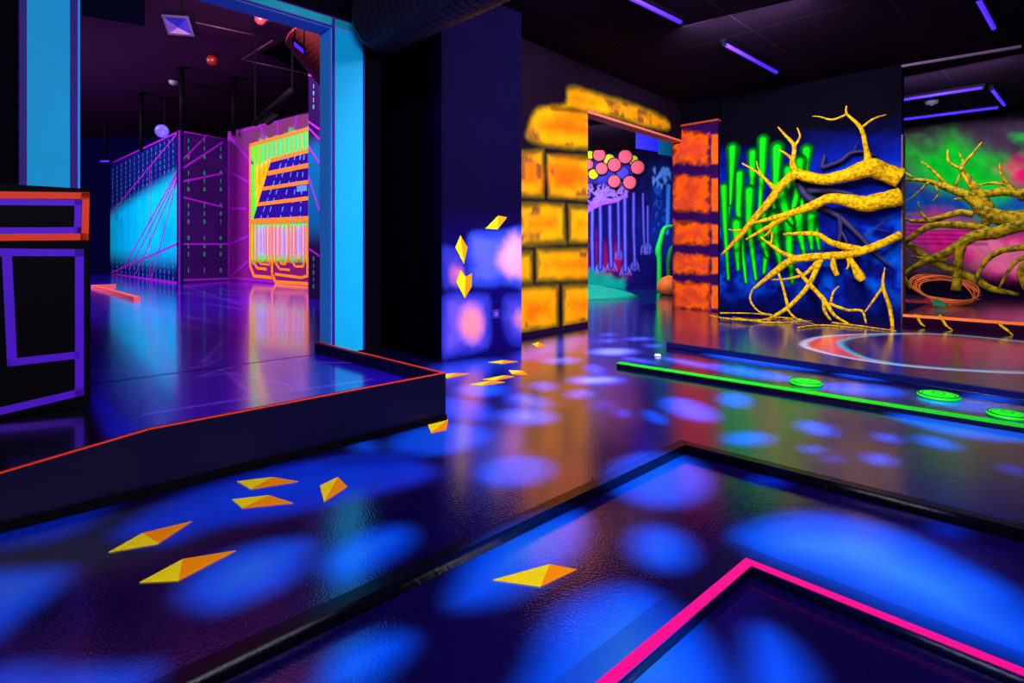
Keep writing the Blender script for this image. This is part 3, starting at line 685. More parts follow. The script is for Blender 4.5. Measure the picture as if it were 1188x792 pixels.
# little white studs near green kerb end
# green discs
for i, (px, py, r, lb) in enumerate([(935, 442, .11, 'glowing green disc nearest the doorway end of the lane'), (1089, 457, .12, 'glowing green disc, middle one of the three'), (1169, 479, .1, 'glowing green disc closest to the right edge of the photo')]):
    c = G(px, py, .02); t = empty('target_disc', (c.x, c.y, .001)); tag(t, lb, 'disc', 'green discs in the lane')
    MB().lathe((c.x, c.y, .001), [(r, 0), (r, .012), (r*.93, .02), (r*.8, .02), (r*.76, .017), (r*.72, .02), (r*.3, .026), (.02, .028)], n=36).build('disc', M['green_disc'], t, True)
    for rr in (.95, .3):
        mb = MB(); mb.lathe((c.x, c.y, .0195 if rr > .5 else .0245), [(r*rr, 0), (r*rr, .0035), (r*rr-.006, .0035), (r*rr-.006, 0)], n=36); mb.build('dark_ring', M['gloss_black'], t)

# fluorescent diamonds on floor and wall
dia = [([(126, 640), (165, 618), (223, 604), (184, 630)], 'long yellow and orange diamond, leftmost on the blue floor'),
       ([(162, 675), (212, 648), (274, 638), (207, 673)], 'long yellow and orange diamond just in front of the leftmost one'),
       ([(275, 558), (316, 553), (346, 558), (291, 567)], 'yellow and orange diamond, farther of the close pair in mid floor'),
       ([(269, 579), (312, 574), (340, 583), (281, 589)], 'yellow and orange diamond, nearer of the close pair in mid floor'),
       ([(371, 563), (392, 553), (403, 564), (376, 582)], 'upright kite-shaped orange diamond right of the close pair'),
       ([(572, 672), (638, 654), (669, 660), (627, 680)], 'large diamond inside the black kerb, yellow half and orange half'),
       ([(496, 492), (520, 486), (518, 498), (500, 502)], 'orange diamond at the foot of the raised floor corner'),
       ([(506, 434), (530, 432.5), (546, 433), (519, 438.5)], 'yellow diamond peeking from behind the raised floor corner'),
       ([(544, 446), (570, 441), (586, 443), (560, 447)], 'yellow diamond, nearest of the cluster before the stone wall'),
       ([(559, 440), (585, 435), (597, 436.5), (575, 441)], 'yellow diamond just behind the nearest one of the wall cluster'),
       ([(590, 429), (607, 430), (612, 435), (594, 434)], 'yellow diamond, rightmost of the cluster before the stone wall'),
       ([(566, 420), (583, 417.5), (601, 419), (583, 421.5)], 'thin yellow diamond closest to the blue stone wall'),
       ([(617, 399), (625, 396.5), (632, 400.5), (624, 403)], 'small yellow diamond at the foot of the orange brick wall')]
for p, lb in dia:
    P_ = [G(x, y, .003) for x, y in p]; c = sum(P_, Vector())/4; t = empty('diamond_marker', (c.x, c.y, 0)); tag(t, lb, 'floor marker', 'yellow diamonds on the floor')
    a = P_[1]*.55+P_[0]*.0+P_[1]*.45; ma = P_[1]; mb_ = P_[3]
    for nm, q, m in (('yellow_half', [P_[0], ma, mb_], M['yellow']), ('orange_half', [ma, P_[2], mb_], M['orange'])):
        MB().slab([x[:2] for x in q], .0008, .003).build(nm, m, t)
wd = [([(563, 265), (578, 250), (588, 252), (577, 266)], None, 'yellow diamond on the wall above the largest blue stone'),
      ([(528, 287), (534, 273), (542, 287), (538, 306)], None, 'tall yellow diamond on the wall over the small left stone'),
      ([(529, 327), (534, 313), (540, 321), (547, 317), (547, 332), (539, 346)], None, 'yellow notched arrow on the wall below the tall diamond')]
for p, _, lb in wd:
    P_ = [stone_pl.px(x, y, .002) for x, y in p]; c = sum(P_, Vector())/len(P_); t = empty('wall_diamond', tuple(c)); tag(t, lb, 'wall marker', 'yellow diamonds on the stone wall')
    if len(p) == 4:
        MB().prism([P_[0], P_[1], P_[3]] if True else P_, stone_pl.n*.004).build('yellow_half', M['yellow'], t); MB().prism([P_[1], P_[2], P_[3]], stone_pl.n*.004).build('orange_half', M['orange'], t)
    else:
        MB().prism([P_[0], P_[1], P_[2], P_[5]], stone_pl.n*.004).build('yellow_half', M['yellow'], t); MB().prism([P_[2], P_[3], P_[4], P_[5]], stone_pl.n*.004).build('orange_half', M['orange'], t)
# wall socket
c = stone_pl.px(575, 364, .004); t = empty('wall_socket', tuple(c)); tag(t, 'small violet wall socket between two blue stones', 'socket')
mso = mat('violet_plastic', (48, 26, 130), .5, .3)
MB().obox(c, stone_pl.d*.085, stone_pl.n*.01, (0, 0, .085)).build('plate', mso, t, bevel=.004)
MB().lathe(c+stone_pl.n*.004, [(.024, 0), (.024, .006), (.017, .006), (.015, .002), (.002, .002)], stone_pl.n, 20).build('socket_cup', mat('lilac_plastic', (105, 70, 190), .5, .3), t)

# ---------------------------------------------------------------- branches in front of the cactus wall
def branch_thing(name, label, cat, root_xy, conv, plf, limbs, m, S, grp=None, dbase=.3):
    """limbs: (points [(x,y[,depth off the wall])], radii in view pixels)"""
    first = limbs[0][0][0]; base = plf(*conv(first[0], first[1]), first[2] if len(first) > 2 else dbase)
    t = empty(name, tuple(base)); tag(t, label, cat, grp)
    for i, (pts, rr) in enumerate(limbs):
        P_ = []; n = len(pts)
        for k, p in enumerate(pts):
            d = p[2] if len(p) > 2 else dbase
            P_.append(plf(*conv(p[0], p[1]), d))
        R_ = [rr[min(k, len(rr)-1)]*S*P_[k].y for k in range(n)]
        sm = 5
        MB().tube(P_, R_, 12 if max(rr) > 8 else 7, sm, .12).build('trunk' if i == 0 else ('bough' if max(rr) > 7 else 'twig'), m, t, True)
    return t
S1 = 1/2.64/F
branch_thing('dead_branch', 'thick yellow forked branch, topmost on the blue cactus wall', 'branch', None, ZC1, cact_pl.px, [
    ([(594, 281, .14), (540, 262, .2), (500, 250, .28), (430, 272, .3), (360, 285, .3), (300, 275, .3), (270, 270, .32), (225, 308, .34), (195, 350, .36), (150, 400, .38), (100, 460, .4), (45, 516, .42)], [30, 27, 30, 20, 17, 17, 15, 13, 12, 10, 8, 3]),
    ([(497, 240, .28), (488, 190, .3), (472, 128, .34), (430, 85, .38), (428, 60, .4)], [14, 7, 6, 3.5, 2]),
    ([(430, 85, .38), (385, 102, .4), (345, 93, .42), (322, 92, .44)], [3.5, 3, 2, 1]), ([(472, 128, .34), (510, 100, .3), (550, 87, .28)], [4, 3, 1.5]),
    ([(275, 268, .32), (262, 235, .34), (268, 185, .38), (240, 150, .4), (218, 125, .42)], [10, 8, 6, 4, 2]), ([(268, 185, .38), (285, 155, .36), (277, 127, .35)], [5, 3, 1.5]), ([(264, 225, .34), (240, 205, .3), (222, 195, .3)], [5, 3.5, 2]),
    ([(212, 318, .34), (160, 268, .36), (108, 236, .38)], [8, 4.5, 2]), ([(165, 270, .36), (155, 245, .36), (152, 228, .36)], [3, 2, 1]), ([(105, 440, .4), (85, 442, .4), (66, 438, .4)], [4, 3, 1.5])], M['bark'], S1)
branch_thing('dead_branch', 'smooth thick yellow branch directly below the topmost one', 'branch', None, ZC1, cact_pl.px, [
    ([(594, 338, .14), (540, 350, .2), (480, 360, .26), (420, 348, .3), (370, 345, .32), (320, 368, .34), (270, 385, .36), (210, 402, .38), (135, 420, .4)], [29, 27, 25, 18, 15, 14, 11, 8, 3]),
    ([(255, 392, .36), (200, 425, .36), (150, 452, .38), (118, 470, .4)], [9, 8, 5, 2]), ([(200, 425, .36), (192, 445, .36), (175, 460, .38)], [5, 4, 2])], M['bark'], S1)
branch_thing('dead_branch', 'spreading yellow branch low on the cactus wall, its twigs reaching the floor', 'branch', None, ZC1, cact_pl.px, [
    ([(593, 455, .08), (545, 478, .18), (490, 500, .22), (430, 515, .24), (370, 520, .26), (300, 525, .28), (250, 538, .3), (200, 575, .34), (140, 622, .38)], [13, 12, 13, 12, 12, 12, 11, 9, 3]),
    ([(480, 502, .22), (440, 495, .24), (380, 478, .28), (330, 452, .32), (235, 453, .36)], [12, 11, 9, 8, 3]),
    ([(285, 528, .28), (235, 512, .3), (195, 485, .32), (165, 462, .34)], [8, 7, 5, 2]), ([(196, 483, .32), (200, 455, .32), (188, 432, .32)], [4, 3, 1.5]),
    ([(350, 528, .26), (310, 612, .34), (245, 680, .42), (170, 722, .5)], [9, 7, 6, 3]), ([(338, 538, .26), (300, 575, .28), (245, 590, .3), (195, 592, .3)], [6, 6, 3, 1.5]),
    ([(248, 675, .42), (235, 620, .36), (215, 560, .3)], [5, 4, 4]), ([(140, 622, .38), (133, 655, .42), (160, 690, .46), (200, 700, .5)], [3, 3, 2.5, 2]),
    ([(275, 560, .28), (320, 612, .34), (360, 655, .4), (390, 700, .44), (435, 728, .5)], [5, 7, 7, 5, 3]), ([(358, 655, .4), (362, 690, .44), (380, 716, .48)], [6, 5, 3]),
    ([(375, 665, .4), (430, 685, .44), (475, 688, .46), (488, 726, .5)], [5, 4.5, 4, 2.5]), ([(380, 660, .4), (388, 630, .38), (405, 612, .36)], [4, 3, 1.5]), ([(245, 680, .42), (275, 712, .46), (330, 722, .5)], [4, 3, 1.5]),
    ([(437, 520, .24), (452, 550, .26), (468, 580, .28), (478, 595, .28)], [5, 9, 15, 10]), ([(388, 522, .26), (388, 550, .28), (400, 580, .3)], [5, 9, 7]), ([(428, 522, .24), (436, 545, .24), (428, 560, .24)], [3, 5, 2])], M['bark'], S1)
branch_thing('dead_branch', 'slender forked yellow stick low at the right end of the cactus wall', 'branch', None, ZC1, cact_pl.px, [
    ([(570, 738, .35), (560, 675, .25), (540, 612, .14), (546, 555, .05)], [5, 6, 5, 1.5]), ([(540, 612, .14), (515, 650, .2), (485, 690, .3)], [4.5, 4, 2])], M['bark'], S1)
branch_thing('dead_branch', 'unlit slate-toned branch close to the wall behind the yellow ones', 'branch', None, ZC1, cact_pl.px, [
    ([(280, 285, .1), (300, 330, .1), (350, 368, .1), (400, 395, .1), (440, 430, .1), (480, 470, .1), (520, 515, .1), (572, 556, .08)], [12, 12, 10, 9, 8, 7, 5, 2]),
    ([(310, 320, .12), (370, 318, .12), (420, 325, .12), (470, 338, .12)], [10, 10, 7, 3]),
    ([(352, 250, .1), (410, 228, .1), (440, 205, .1), (480, 200, .1), (520, 212, .1)], [6, 7, 6, 5, 2]), ([(352, 250, .1), (358, 225, .1), (362, 208, .1)], [7, 6, 4]),
    ([(405, 398, .12), (410, 440, .12), (402, 490, .12)], [7, 6, 5]), ([(410, 440, .12), (430, 480, .12), (425, 510, .12)], [5, 4, 3]),
    ([(480, 468, .1), (510, 440, .08), (560, 400, .06)], [2.5, 2, 1]), ([(515, 436, .08), (560, 445, .06)], [1.6, 1]), ([(450, 200, .1), (462, 172, .08)], [3, 1])], M['bark_unlit'], S1)
# sticks lying on the ring platform
stk = [[(822, 366), (860, 371), (905, 370)], [(850, 368), (890, 374), (930, 373), (948, 377)], [(835, 363), (880, 364), (925, 372)], [(925, 380), (955, 377), (1000, 381)], [(880, 372), (900, 368), (930, 370)], [(965, 374), (1005, 379), (1040, 384)]]
lbs = ['thin yellow stick on the floor by the brick pier', 'long thin yellow stick on the floor under the cactus', 'yellow stick at the wall foot behind the others', 'thin yellow stick on the floor nearest the painted ring', 'short yellow stick crossing the others below the cactus', 'yellow stick on the floor at the right end of the cactus wall']
for p, lb in zip(stk, lbs):
    P_ = [G(x, y, ZR+.012) for x, y in p]; o = MB().tube(P_, [.011, .009, .004], 6, 5, .1).build('fallen_stick', M['bark'], None, True); tag(o, lb, 'stick', 'sticks under the cactus wall')

# ---------------------------------------------------------------- stage branches
ZS = lambda x, y: (1000+x/2.33, 60+y/2.33)
S2 = 1/2.33/F
stp = Plane(cact_pl.at(0, 0, -1.5), cact_pl.at(8, 0, -1.5))
branch_thing('fallen_tree', 'large olive dead tree lying across the stage before the pink mural', 'tree', None, ZS, stp.px, [
    ([(520, 455, .1), (438, 452, .1), (380, 450, .1), (330, 430, .1), (290, 392, .1), (240, 372, .1), (180, 350, .15), (130, 346, .2), (104, 345, .2)], [24, 24, 22, 18, 14, 10, 6, 4, 2]),
    ([(520, 375, 0), (438, 382, 0), (390, 378, .0), (330, 385, .05), (280, 393, .1), (250, 400, .1)], [16, 14, 12, 10, 7, 3]),
    ([(520, 470, .2), (438, 468, .2), (360, 490, .2), (300, 500, .25), (230, 542, .3), (160, 572, .35), (104, 606, .4)], [16, 16, 17, 15, 11, 8, 4]),
    ([(350, 488, .2), (300, 472, .2), (200, 468, .25), (150, 490, .3), (104, 525, .3)], [12, 10, 9, 8, 5]),
    ([(300, 440, .1), (260, 435, .1), (200, 452, .15), (140, 458, .2), (105, 445, .2)], [10, 9, 8, 5, 2]),
    ([(330, 470, .1), (345, 420, .1), (300, 360, .1), (280, 330, 0)], [10, 12, 9, 6]), ([(322, 400, .1), (285, 350, .1), (270, 312, .05), (300, 275, 0), (325, 243, 0)], [8, 6, 5, 3, 1.5]), ([(272, 320, 0), (235, 297, 0), (232, 265, 0)], [4, 3, 1.5]), ([(275, 300, 0), (268, 285, 0), (262, 272, 0)], [3, 2, 1]), ([(250, 372, .1), (262, 340, .05), (276, 318, 0)], [4, 3, 2]),
    ([(438, 400, 0), (395, 360, 0), (376, 330, 0), (372, 300, 0)], [9, 6, 3, 1.5]), ([(395, 360, 0), (350, 355, 0), (310, 362, 0)], [6, 4, 2]),
    ([(240, 372, .1), (195, 325, .1), (160, 296, .1)], [5, 4, 2]), ([(195, 350, .15), (205, 385, .15), (190, 405, .15)], [3, 2.5, 1.5]), ([(150, 348, .2), (115, 325, .2), (104, 318, .2)], [2.5, 2, 1]), ([(180, 352, .2), (140, 390, .2), (105, 410, .2)], [3, 2, 1]), ([(185, 460, .2), (160, 435, .2), (152, 405, .2)], [5, 3, 1.5]),
    ([(268, 520, .3), (262, 560, .35), (258, 600, .35), (254, 645, .4)], [13, 11, 10, 12]),
    ([(104, 510, .2), (140, 530, .2), (200, 572, .25), (300, 612, .3), (350, 640, .35), (425, 656, .4)], [6, 9, 9, 10, 9, 4]), ([(230, 562, .3), (180, 560, .3), (128, 552, .3)], [6, 5, 2]),
    ([(104, 598, .4), (120, 620, .4), (132, 642, .4)], [5, 6, 4]),
    ([(500, 520, .3), (438, 528, .3), (370, 540, .3), (330, 572, .35), (304, 625, .4)], [9, 9, 8, 6, 4]), ([(500, 550, .35), (438, 556, .35), (405, 580, .4), (370, 640, .45)], [7, 7, 5, 2.5]), ([(450, 640, .4), (430, 600, .4), (440, 570, .4)], [12, 10, 6])], M['bark_olive'], S2)
for p, lb in [([(218, 724), (228, 740), (245, 752)], 'short yellow root hanging over the stage edge nearest the cactus wall'), ([(376, 740), (392, 752), (408, 766)], 'dull root hanging over the stage edge toward the right edge of the photo'), ([(152, 722), (160, 735), (170, 742)], 'dim root tip over the stage edge close to the corner')]:
    P_ = [sp.px(*ZS(x, y), .03+k*.03) for k, (x, y) in enumerate(p)]
    P_ = [sp.px(*ZS(p[0][0]-8, p[0][1]-12), -.02)]+P_
    o = MB().tube(P_, [.012, .016, .014, .006], 8, 4, .1).build('hanging_root', M['bark'], None, True); tag(o, lb, 'root', 'roots over the stage edge')
a = cact_pl.at(cact_pl.L-.005, 0, .004); b = cact_pl.at(cact_pl.L+.012, 0, .004); n_ = cact_pl.n*.15
struct(MB().slab([a[:2], b[:2], (b-n_)[:2], (a-n_)[:2]], ZR, 2.4).build('trim_3', mat('dull_corner_bead', (95, 70, 80), .5, .1)))
c = G(763, 413); o = MB().lathe((c.x, c.y, .001), [(.03, 0), (.03, .01), (.02, .018), (.004, .02)], n=16).build('floor_stud', mat('white_plastic_stud', (225, 225, 255), .4, .3), None, True); tag(o, 'tiny white stud on the floor behind the tip of the green kerb', 'stud')
# stage edge strip
a = sp.at(0.01, ST, .004); b = sp.at(5.4, ST, .004)
o = MB().obox((a+b)/2+Vector((0, 0, -.012)), (b-a), sp.n*.01, (0, 0, .034)).build('stage_edge_strip', mat('orange_edge_strip', (255, 118, 40), .5, .2), None); tag(o, 'orange strip along the front edge of the stage', 'strip')
# wire coil
c = G(1097, 352, ST); c.z = ST+.03
t = empty('wire_coil', tuple(c)); tag(t, 'salmon orange loosely wound wire coil lying on the stage', 'coil')
rr = 34/F*c.y
for k in range(7):
    tl = .18+.03*math.sin(k*2.1); ph = k*1.3; cx, cy = random.uniform(-.03, .03), random.uniform(-.02, .02); r_ = rr*(.78+.04*k)
    pts = []
    for i in range(25):
        a_ = 2*math.pi*i/24; x = math.cos(a_)*r_*(1+.02*math.sin(5*a_+ph)); y = math.sin(a_)*r_*.8
        pts.append(c+Vector((x+cx, y+cy, (.14+.17*math.sin(a_+.2))+.012*k+.012*math.sin(3*a_+ph))))
    MB().tube(pts, .0095, 6, 1, cap=False).build('wire_loop', M['wire'], t, True)
for k in range(18):
    a_ = 2*math.pi*k/18; P0 = c+Vector((math.cos(a_)*rr*.76, math.sin(a_)*rr*.61, .14+.16*math.sin(a_+.2))); P1 = c+Vector((math.cos(a_+.1)*rr*1.04, math.sin(a_+.1)*rr*.84, .2+.18*math.sin(a_+.2)))
    MB().tube([P0, P1], .005, 5, 1).build('wire_tie', M['wire'], t)
# flat wire pile on the stage under the coil
c2 = G(1078, 352, ST)
o_pts = [c2+Vector((.48*math.cos(a_)*(1+.1*math.sin(3*a_)), .2*math.sin(a_*1.0)*(1+.2*math.sin(2*a_)), .02+.0006*i)) for i, a_ in enumerate(np.linspace(0, 6.28*1.9, 60))]
o = MB().tube(o_pts, .007, 5, 1).build('loose_wire', mat('red_orange_wire', (220, 60, 40), .5, .3), None, True); tag(o, 'red-orange loose wire spread flat on the stage under the coil', 'wire')
lp = G(1090, 356, ST)
o = MB().prism([lp+Vector(v) for v in [(-.13, -.05, .02), (.02, -.1, .01), (.13, .0, .02), (.03, .08, .09), (-.06, .06, .06)]], (0, 0, .012)).build('plastic_leaf', M['leafgreen'], None); tag(o, 'small dark green leaf lying in front of the wire coil', 'leaf')

# ---------------------------------------------------------------- doorway forest: balls, plant, lily pad
balls = [(18, 82, 20, 1), (10, 128, 24, 0), (63, 82, 30, 0), (112, 105, 27, 1), (35, 176, 24, 1), (75, 148, 29, 0), (137, 130, 32, 0), (190, 90, 33, 0), (228, 108, 24, 1), (250, 142, 33, 0), (136, 210, 30, 0), (211, 215, 32, 0), (178, 168, 30, 2)]
bm_ = [mat('pink_ball_paint', (255, 100, 125), .6, .15, var=.05), mat('lime_ball_paint', (200, 225, 20), .6, .15, var=.05), mat('periwinkle_ball_paint', (70, 70, 225), .6, .15, var=.05)]
rim = mat('dark_rim_paint', (24, 8, 50), .7, .1)
cn = ['pink', 'lime', 'periwinkle']; where = ['at the upper left edge', 'at the left edge', 'top left', 'between the top pink ones', 'lower left', 'middle left', 'centre', 'top', 'upper right behind pink ones', 'rightmost', 'bottom middle', 'bottom right', 'centre right, half hidden']
for i, (x, y, r, k) in enumerate(balls):
    px, py = zf(x, y); o_ = {0: .1, 1: .05, 2: .03}[k]; c = for_pl.px(px, py, o_); R_ = r/4.17/F*c.y
    t = empty('wall_disc', tuple(c)); tag(t, '%s round disc of the pink tree in the doorway, %s' % (cn[k], where[i]), 'disc', 'round discs on the doorway mural')
    MB().lathe(c, [(R_, -.0), (R_*.99, .012), (R_*.8, .022), (R_*.4, .03), (.01, .032)], for_pl.n, 28).build('face', bm_[k], t, True)
    MB().lathe(c-for_pl.n*.012, [(R_*1.13, 0), (R_*1.13, .01), (R_*.9, .011)], for_pl.n, 28).build('rim', rim, t)
gp = [zf(375, 440), ]
t = empty('giant_stalk', tuple(G(764, 323))); tag(t, 'bright green bent stalk rising by the right side of the doorway', 'plant')
P_ = [Plane((-1, 12.4), (5, 12.4)).px(*zf(x, y)) for x, y in [(352, 744), (355, 600), (350, 545), (362, 490), (378, 440), (400, 428), (430, 426)]]
MB().tube(P_, [.05, .055, .075, .06, .055, .04, .03], 10, 5, .05).build('stalk', mat('green_stalk_paint', (10, 215, 60), .5, .2), t, True)
P_ = [Plane((-1, 12.3), (5, 12.3)).px(*zf(x, y)) for x, y in [(402, 744), (398, 620), (403, 570), (412, 535), (430, 520)]]
MB().tube(P_, [.05, .05, .06, .05, .03], 10, 5, .05).build('stalk', M['leafgreen'], t, True)
c = G(759, 322); t = empty('lily_pad', (c.x, c.y, 0)); tag(t, 'wide flat green lily pad at the foot of the bent stalk', 'lily pad')
R_ = 22/F*c.y
MB().lathe((c.x, c.y, .0), [(R_*.6, 0), (R_, .08), (R_*1.0, .13), (R_*.93, .11), (R_*.5, .09), (.02, .08)], (0, 0, 1), 32).build('pad', mat('dark_green_pad', (5, 105, 55), .4, .3), t, True)
MB().lathe((c.x, c.y, .125), [(R_*1.01, 0), (R_*1.01, .02), (R_*.97, .02), (R_*.97, 0)], (0, 0, 1), 32).build('rim', mat('lime_rim', (30, 200, 80), .5, .2), t)
c = G(776, 342); o = MB().lathe((c.x, c.y, .0), [(.1, 0), (.2, .05), (.24, .15), (.22, .26), (.14, .36), (.04, .4)], (0, 0, 1), 24).build('orange_pod', mat('orange_pod_paint', (250, 110, 40), .5, .2, var=.3), None, True); tag(o, 'rounded orange pod half hidden behind the brick pier', 'pod')
bp = Plane((-1, 10.8), (5, 10.8))
for nm, q, m, lb in [('hanging_banner', [(738, 150), (764, 155), (764, 176), (738, 172)], M['blue_box'], 'deep blue cloth banner hanging beyond the doorway'), ('hanging_banner', [(764, 150), (784, 150), (784, 182), (764, 179)], M['teal_box'], 'dark teal banner hanging beside the brick pier')]:
    P_ = [bp.px(x, y) for x, y in q]; P_[0].z = ZC; P_[1].z = ZC; o = MB().prism(P_, (0, .05, 0)).build(nm, m, None); tag(o, lb, 'banner', 'banners beyond the doorway')
for x0, x1, nm, lb in [(682, 735, 'grass_mound', 'teal green low mound at the left foot of the doorway forest')]:
    c = G(694, 342); MBm = MB().lathe((c.x-.2, c.y-.1, 0), [(1.0, 0), (.8, .07), (.5, .14), (.2, .2), (.02, .22)], (0, 0, 1), 28); o = MBm.build(nm, mat('mint_mound_paint', (15, 170, 140), .5, .2, var=.4), None, True); tag(o, lb, 'mound')

# ---------------------------------------------------------------- arena panels
A0 = G(128, 317, ZP); B0_ = G(208, 329, ZP); D0 = G(358, 331.5, ZP); C0_ = G(264, 325.2, ZP)
H1 = 3.5
def panel(name, label, a, b, h, base, painter, lines, digits, step=.03, zt2=None, lw=.022, extra=None):
    p = Plane(a, b); c = p.at(p.L/2, ZP)
    t = empty(name, tuple(c)); tag(t, label, 'wall panel')
    xs_ = np.linspace(0, p.L, int(p.L/step)+2); zs_ = np.linspace(ZP, h, int((h-ZP)/step)+2); X_, Y_ = np.meshgrid(xs_, zs_); cv = Canvas(X_.ravel(), Y_.ravel(), base); painter(cv, p)
    o = grid_mesh('board', xs_, zs_, lambda x, y: np.stack([p.a.x+p.d.x*x, p.a.y+p.d.y*x, y], 1), cv.c, M['wallpaint'], back=tuple(-p.n*.08)); child(o, t)
    mb = MB()
    for q in lines:
        w_ = lw
        for s0, s1 in zip(q[:-1], q[1:]):
            a_ = Vector(p.sz(*s0)); b_ = Vector(p.sz(*s1)); d = (b_-a_).normalized(); n = Vector((-d.y, d.x))*w_
            mb.prism([p.at(v.x, min(max(v.y, ZP), h+.02), .002) for v in (a_+n, b_+n, b_-n, a_-n)], p.n*.006)
    if lines: mb.build('purple_lines', M['purple_line'], t)
    if digits:
        mb = MB()
        for px, py, d, hh in digits:
            s, z = p.sz(px, py)
            if s < .05 or s > p.L-.05 or z > h-.05: continue
            w_ = hh*.28; st = hh*.13
            if d: mb.prism([p.at(s-st/2, z-hh/2, .002), p.at(s+st/2, z-hh/2, .002), p.at(s+st/2, z+hh/2, .002), p.at(s-st/2, z+hh/2, .002)], p.n*.003)
            else:
                n = 8
                for k in range(n):
                    a1 = 2*math.pi*k/n; a2 = 2*math.pi*(k+1)/n
                    q = [(math.cos(a1)*w_, math.sin(a1)*hh/2), (math.cos(a2)*w_, math.sin(a2)*hh/2), (math.cos(a2)*(w_-st), math.sin(a2)*(hh/2-st)), (math.cos(a1)*(w_-st), math.sin(a1)*(hh/2-st))]
                    mb.prism([p.at(s+x, z+y_, .002) for x, y_ in q], p.n*.003)
        mb.build('painted_digits', M['digits'], t)
    if extra: extra(p, t)
    return t
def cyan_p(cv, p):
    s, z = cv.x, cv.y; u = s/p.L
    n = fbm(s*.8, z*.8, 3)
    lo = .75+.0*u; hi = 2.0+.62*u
    a = sstep(lo-.35, lo+.25, z)*sstep(hi+.2, hi-.25, z)  # soft-edged band: the cyan glow is painted into the panel colour
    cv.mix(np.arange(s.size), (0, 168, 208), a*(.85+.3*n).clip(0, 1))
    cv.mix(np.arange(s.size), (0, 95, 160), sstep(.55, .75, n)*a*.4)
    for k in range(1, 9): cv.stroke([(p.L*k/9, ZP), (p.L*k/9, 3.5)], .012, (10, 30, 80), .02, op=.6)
dg = []
random.seed(3)
for cx in range(131, 207, 5):
    for ry in range(0, 24):
        u = (cx-128)/80; ytop = 196-u*42; ybot = 316+u*12; py = ytop+(ybot-ytop)*(ry+.5)/24
        if .36 < (ry+.5)/24 < .78 and random.random() < .8: continue
        dg.append((cx, py, random.random() < .5, .095))
panel('maze_panel', 'wide panel with a painted cyan glow, green digits and slanting purple lines', A0, B0_, H1, (14, 10, 92), cyan_p,
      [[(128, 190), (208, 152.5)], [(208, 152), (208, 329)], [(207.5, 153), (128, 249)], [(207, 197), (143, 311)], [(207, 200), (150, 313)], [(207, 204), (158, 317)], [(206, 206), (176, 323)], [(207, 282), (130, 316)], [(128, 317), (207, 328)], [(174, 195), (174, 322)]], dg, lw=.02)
dg = []
for cx in (218.5, 237, 256):
    for k in range(17):
        if k % 4 == 3: continue
        dg.append((cx, 163+k*9.4, random.random() < .5, .1))
def purp_p(cv, p): cv.mix(np.arange(cv.x.size), (60, 12, 96), fbm(cv.x*1.5, cv.y*1.5, 9)*.7)
panel('maze_panel', 'narrow purple panel with columns of green digits and radiating lines', B0_, C0_, H1+.02, (38, 8, 62), purp_p,
      [[(208.5, 152), (264, 157)], [(209, 188), (240, 156)], [(209, 197), (258, 165)], [(209, 211), (258, 201)], [(209, 228), (258, 240)], [(209, 283), (264, 283)], [(209, 325), (264, 323)], [(209.2, 152), (209.2, 328)]], dg, lw=.02)
cir = Plane(C0_, D0)
def circ_p(cv, p):
    W = lambda pts: [p.sz(x, y) for x, y in pts]
    cv.mix(np.arange(cv.x.size), (95, 50, 70), sstep(2.9, 3.5, cv.y)*.7)
    cv.mix(np.arange(cv.x.size), (90, 14, 110), sstep(1.2, .4, cv.x)*.5)
    cv.blob(W([(290, 169), (358, 148), (358, 320), (320, 316), (290, 305)]), (80, 210, 50), .04)
    cv.blob(W([(303, 165), (358, 150), (358, 195), (310, 215), (303, 230)]), (60, 200, 100), .12, wob=.2)
    cv.blob(W([(297, 195), (315, 185), (312, 215), (298, 240)]), (255, 165, 10), .1, wob=.05)
    cv.blob(W([(295, 262), (358, 260), (358, 300), (295, 300)]), (150, 130, 210), .12, .05, wob=.1)
    cv.blob(W([(291, 303), (358, 303), (358, 328), (300, 320)]), (110, 20, 90), .05)
    cv.blob(W([(315, 184), (358, 172), (358, 258), (292, 260)]), (38, 8, 120), .01)
